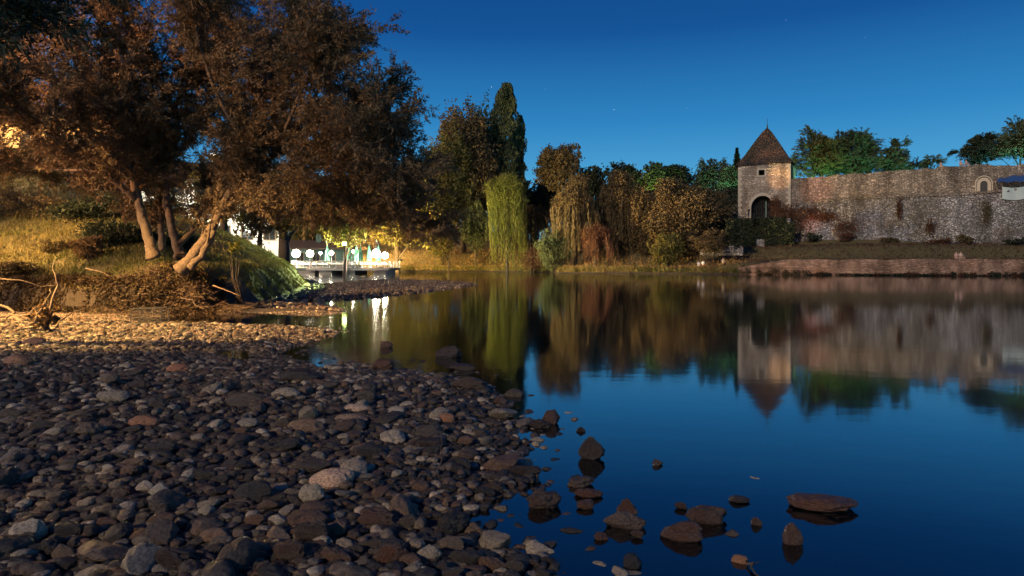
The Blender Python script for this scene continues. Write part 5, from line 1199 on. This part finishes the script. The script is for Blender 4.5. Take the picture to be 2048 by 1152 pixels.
q1 = street('street lamp just left of the picture lighting the grassy bank', -23.5, 17.0, 6.5, (1.0, 0.6))
spot(q1, (-17.5, 25.5, 1.8), 33000, NA, 62, 0.8)
q2 = street('street lamp on the hill lighting the ochre house', -33, 40, 6.0, (0, 1.2))
point(q2+Vector((0, 0, -0.3)), 14000, NA)
def flood(label, loc, target, e, c, ang, blend=0.7):
    r = empty('floodlight', loc); tag(r, label, 'floodlight')
    v = (Vector(target)-Vector(loc)).normalized(); r.rotation_euler = v.to_track_quat('-Z', 'Y').to_euler()
    m_ = MB(); m_.box(-0.2, 0.2, -0.15, 0.15, 0.02, 0.2); m_.build('housing', M['darksteel'], r)
    mat_ = emit('flood_lens', c, 20); MB().box(-0.17, 0.17, -0.12, 0.12, 0.0, 0.018).build('lens', mat_, r)
    spot(Vector(loc)+v*0.12, target, e, c, ang, blend)
gb = (-31, 66, 5.5)
flood('floodlight at the foot of the white building', (X1+8, Y1-11, hz(X1+8, Y1-11)+3.2), (X1-1, Y1, 10), 15000, (1.0, 0.93, 0.72), 120)
flood('added green-tinted floodlight on a short pole on the spit, brightening the grassy slope', (-14.0, 57.0, 3.2), (-15.3, 38, 0.9), 24000, (0.85, 1.0, 0.30), 29, 0.4)  # added lamp, only there to bring green light onto the slope
MB().tube([(0, 0, 0), (0, 0, 3.05)], 0.04, 8).build('pole', M['darksteel'], tag(empty('added_flood_pole', (-14.0, 57.15, 0.1)), 'added thin steel pole carrying the added green-tinted floodlight on the spit', 'pole'))  # pole added just to carry the added lamp
flood('teal floodlight beside the service building', ((600-1024)/F*104, 104, 3.5), ((630-1024)/F*112, 112, 3.5), 450, (0.35, 1.0, 0.85), 130)
# on the terrace roofline, facing along the river trees
flood('floodlight on the terrace facing the weeping willow', (-19, 97, 4.6), (-1.5, 116, 5.5), 62000, (1.0, 0.88, 0.30), 52)
flood('floodlight on the terrace facing the riverside willows', (-19, 95.5, 4.8), (22, 112, 8), 190000, (1.0, 0.66, 0.24), 44)
flood('floodlight on the terrace facing the tan far bank', (-21, 106, 4.2), (-16, 138, 2.5), 90000, (1.0, 0.60, 0.17), 100)
flood('green floodlight behind the wall right of the tower', (T0.x+7, T0.y+4, 11.5), (T0.x+8, T0.y+9, 19), 5000, (0.35, 1.0, 0.5), 130)
flood('green floodlight behind the middle of the wall', (T0.x+17, T0.y-2, 11.5), (T0.x+15, T0.y+6, 19), 6000, (0.3, 1.0, 0.6), 130)
flood('teal floodlight behind the right end of the wall', (T0.x+30, T0.y-11, 12.0), (T0.x+33, T0.y-5, 18), 5000, (0.3, 0.9, 0.8), 130)
flood('green floodlight under the mound skyline trees', (at(1310, 400, 141).x, 141, 12.5), (at(1310, 340, 146).x, 146.5, 20), 8000, (0.6, 1.0, 0.2), 90)
flood('teal floodlight left of the tower', (at(1440, 400, 131).x, 131, 13.5), (at(1440, 350, 138).x, 139, 19), 4500, (0.3, 0.9, 0.65), 120)
flood('added floodlight on the terrace brightening the golden tree behind it', (-17.5, 108, 2.2), (-19.5, 121, 9), 30000, (1.0, 0.78, 0.22), 130)  # added lamp that makes the tree behind the terrace glow golden
flood('floodlight on the terrace under the hanging leafy bough', (-25.5, 95.5, 1.6), (-24.4, 97, 7), 5000, (1.0, 0.86, 0.35), 130)
# patches of street light reaching the tower and the wall from the near bank
q3 = street('street lamp on the far promenade throwing orange light on the tower', 30, 62, 0.1, (0, 0)) if False else Vector((-38, -6, 9))
lp3 = street('street lamp behind the camera on the near bank road', -38, -6, 9, (0.8, 0.8))
spot(lp3, (-12.5, 20, 6.5), 75000, (1.0, 0.50, 0.20), 30, 0.9)
spot(lp3, at(1556, 355, 112), 900000, (1.0, 0.50, 0.16), 1.9, 0.8)
spot(lp3, at(1640, 378, 112), 700000, (1.0, 0.40, 0.16), 2.6, 0.9)
spot(lp3, at(1632, 448, 110), 900000, (1.0, 0.28, 0.14), 1.7, 0.9)
spot(lp3, at(1760, 535, 88), 200000, (1.0, 0.42, 0.18), 13, 0.9)
stv = MB()
for px, py, r_0 in ((983, 174, 1.6), (1228, 219, 1.6), (1572, 40, 1.0), (880, 45, 0.9), (1090, 178, 0.8), (1375, 217, 0.8), (1730, 75, 0.8)):
    c = at(px, py, 3200); stv.add([c+Vector(v)*r_0 for v in ((1, 0, 0), (0, 1, 0), (-1, 0, 0), (0, -1, 0), (0, 0, 1), (0, 0, -1))], [(0, 1, 4), (1, 2, 4), (2, 3, 4), (3, 0, 4), (1, 0, 5), (2, 1, 5), (3, 2, 5), (0, 3, 5)])
tag(stv.build('sky_stars', emit('star_glow', (0.8, 0.9, 1.0), 1.1)), 'few first faint stars in the dusk sky', 'stars', kind='structure')
print('objects', len(bpy.data.objects))
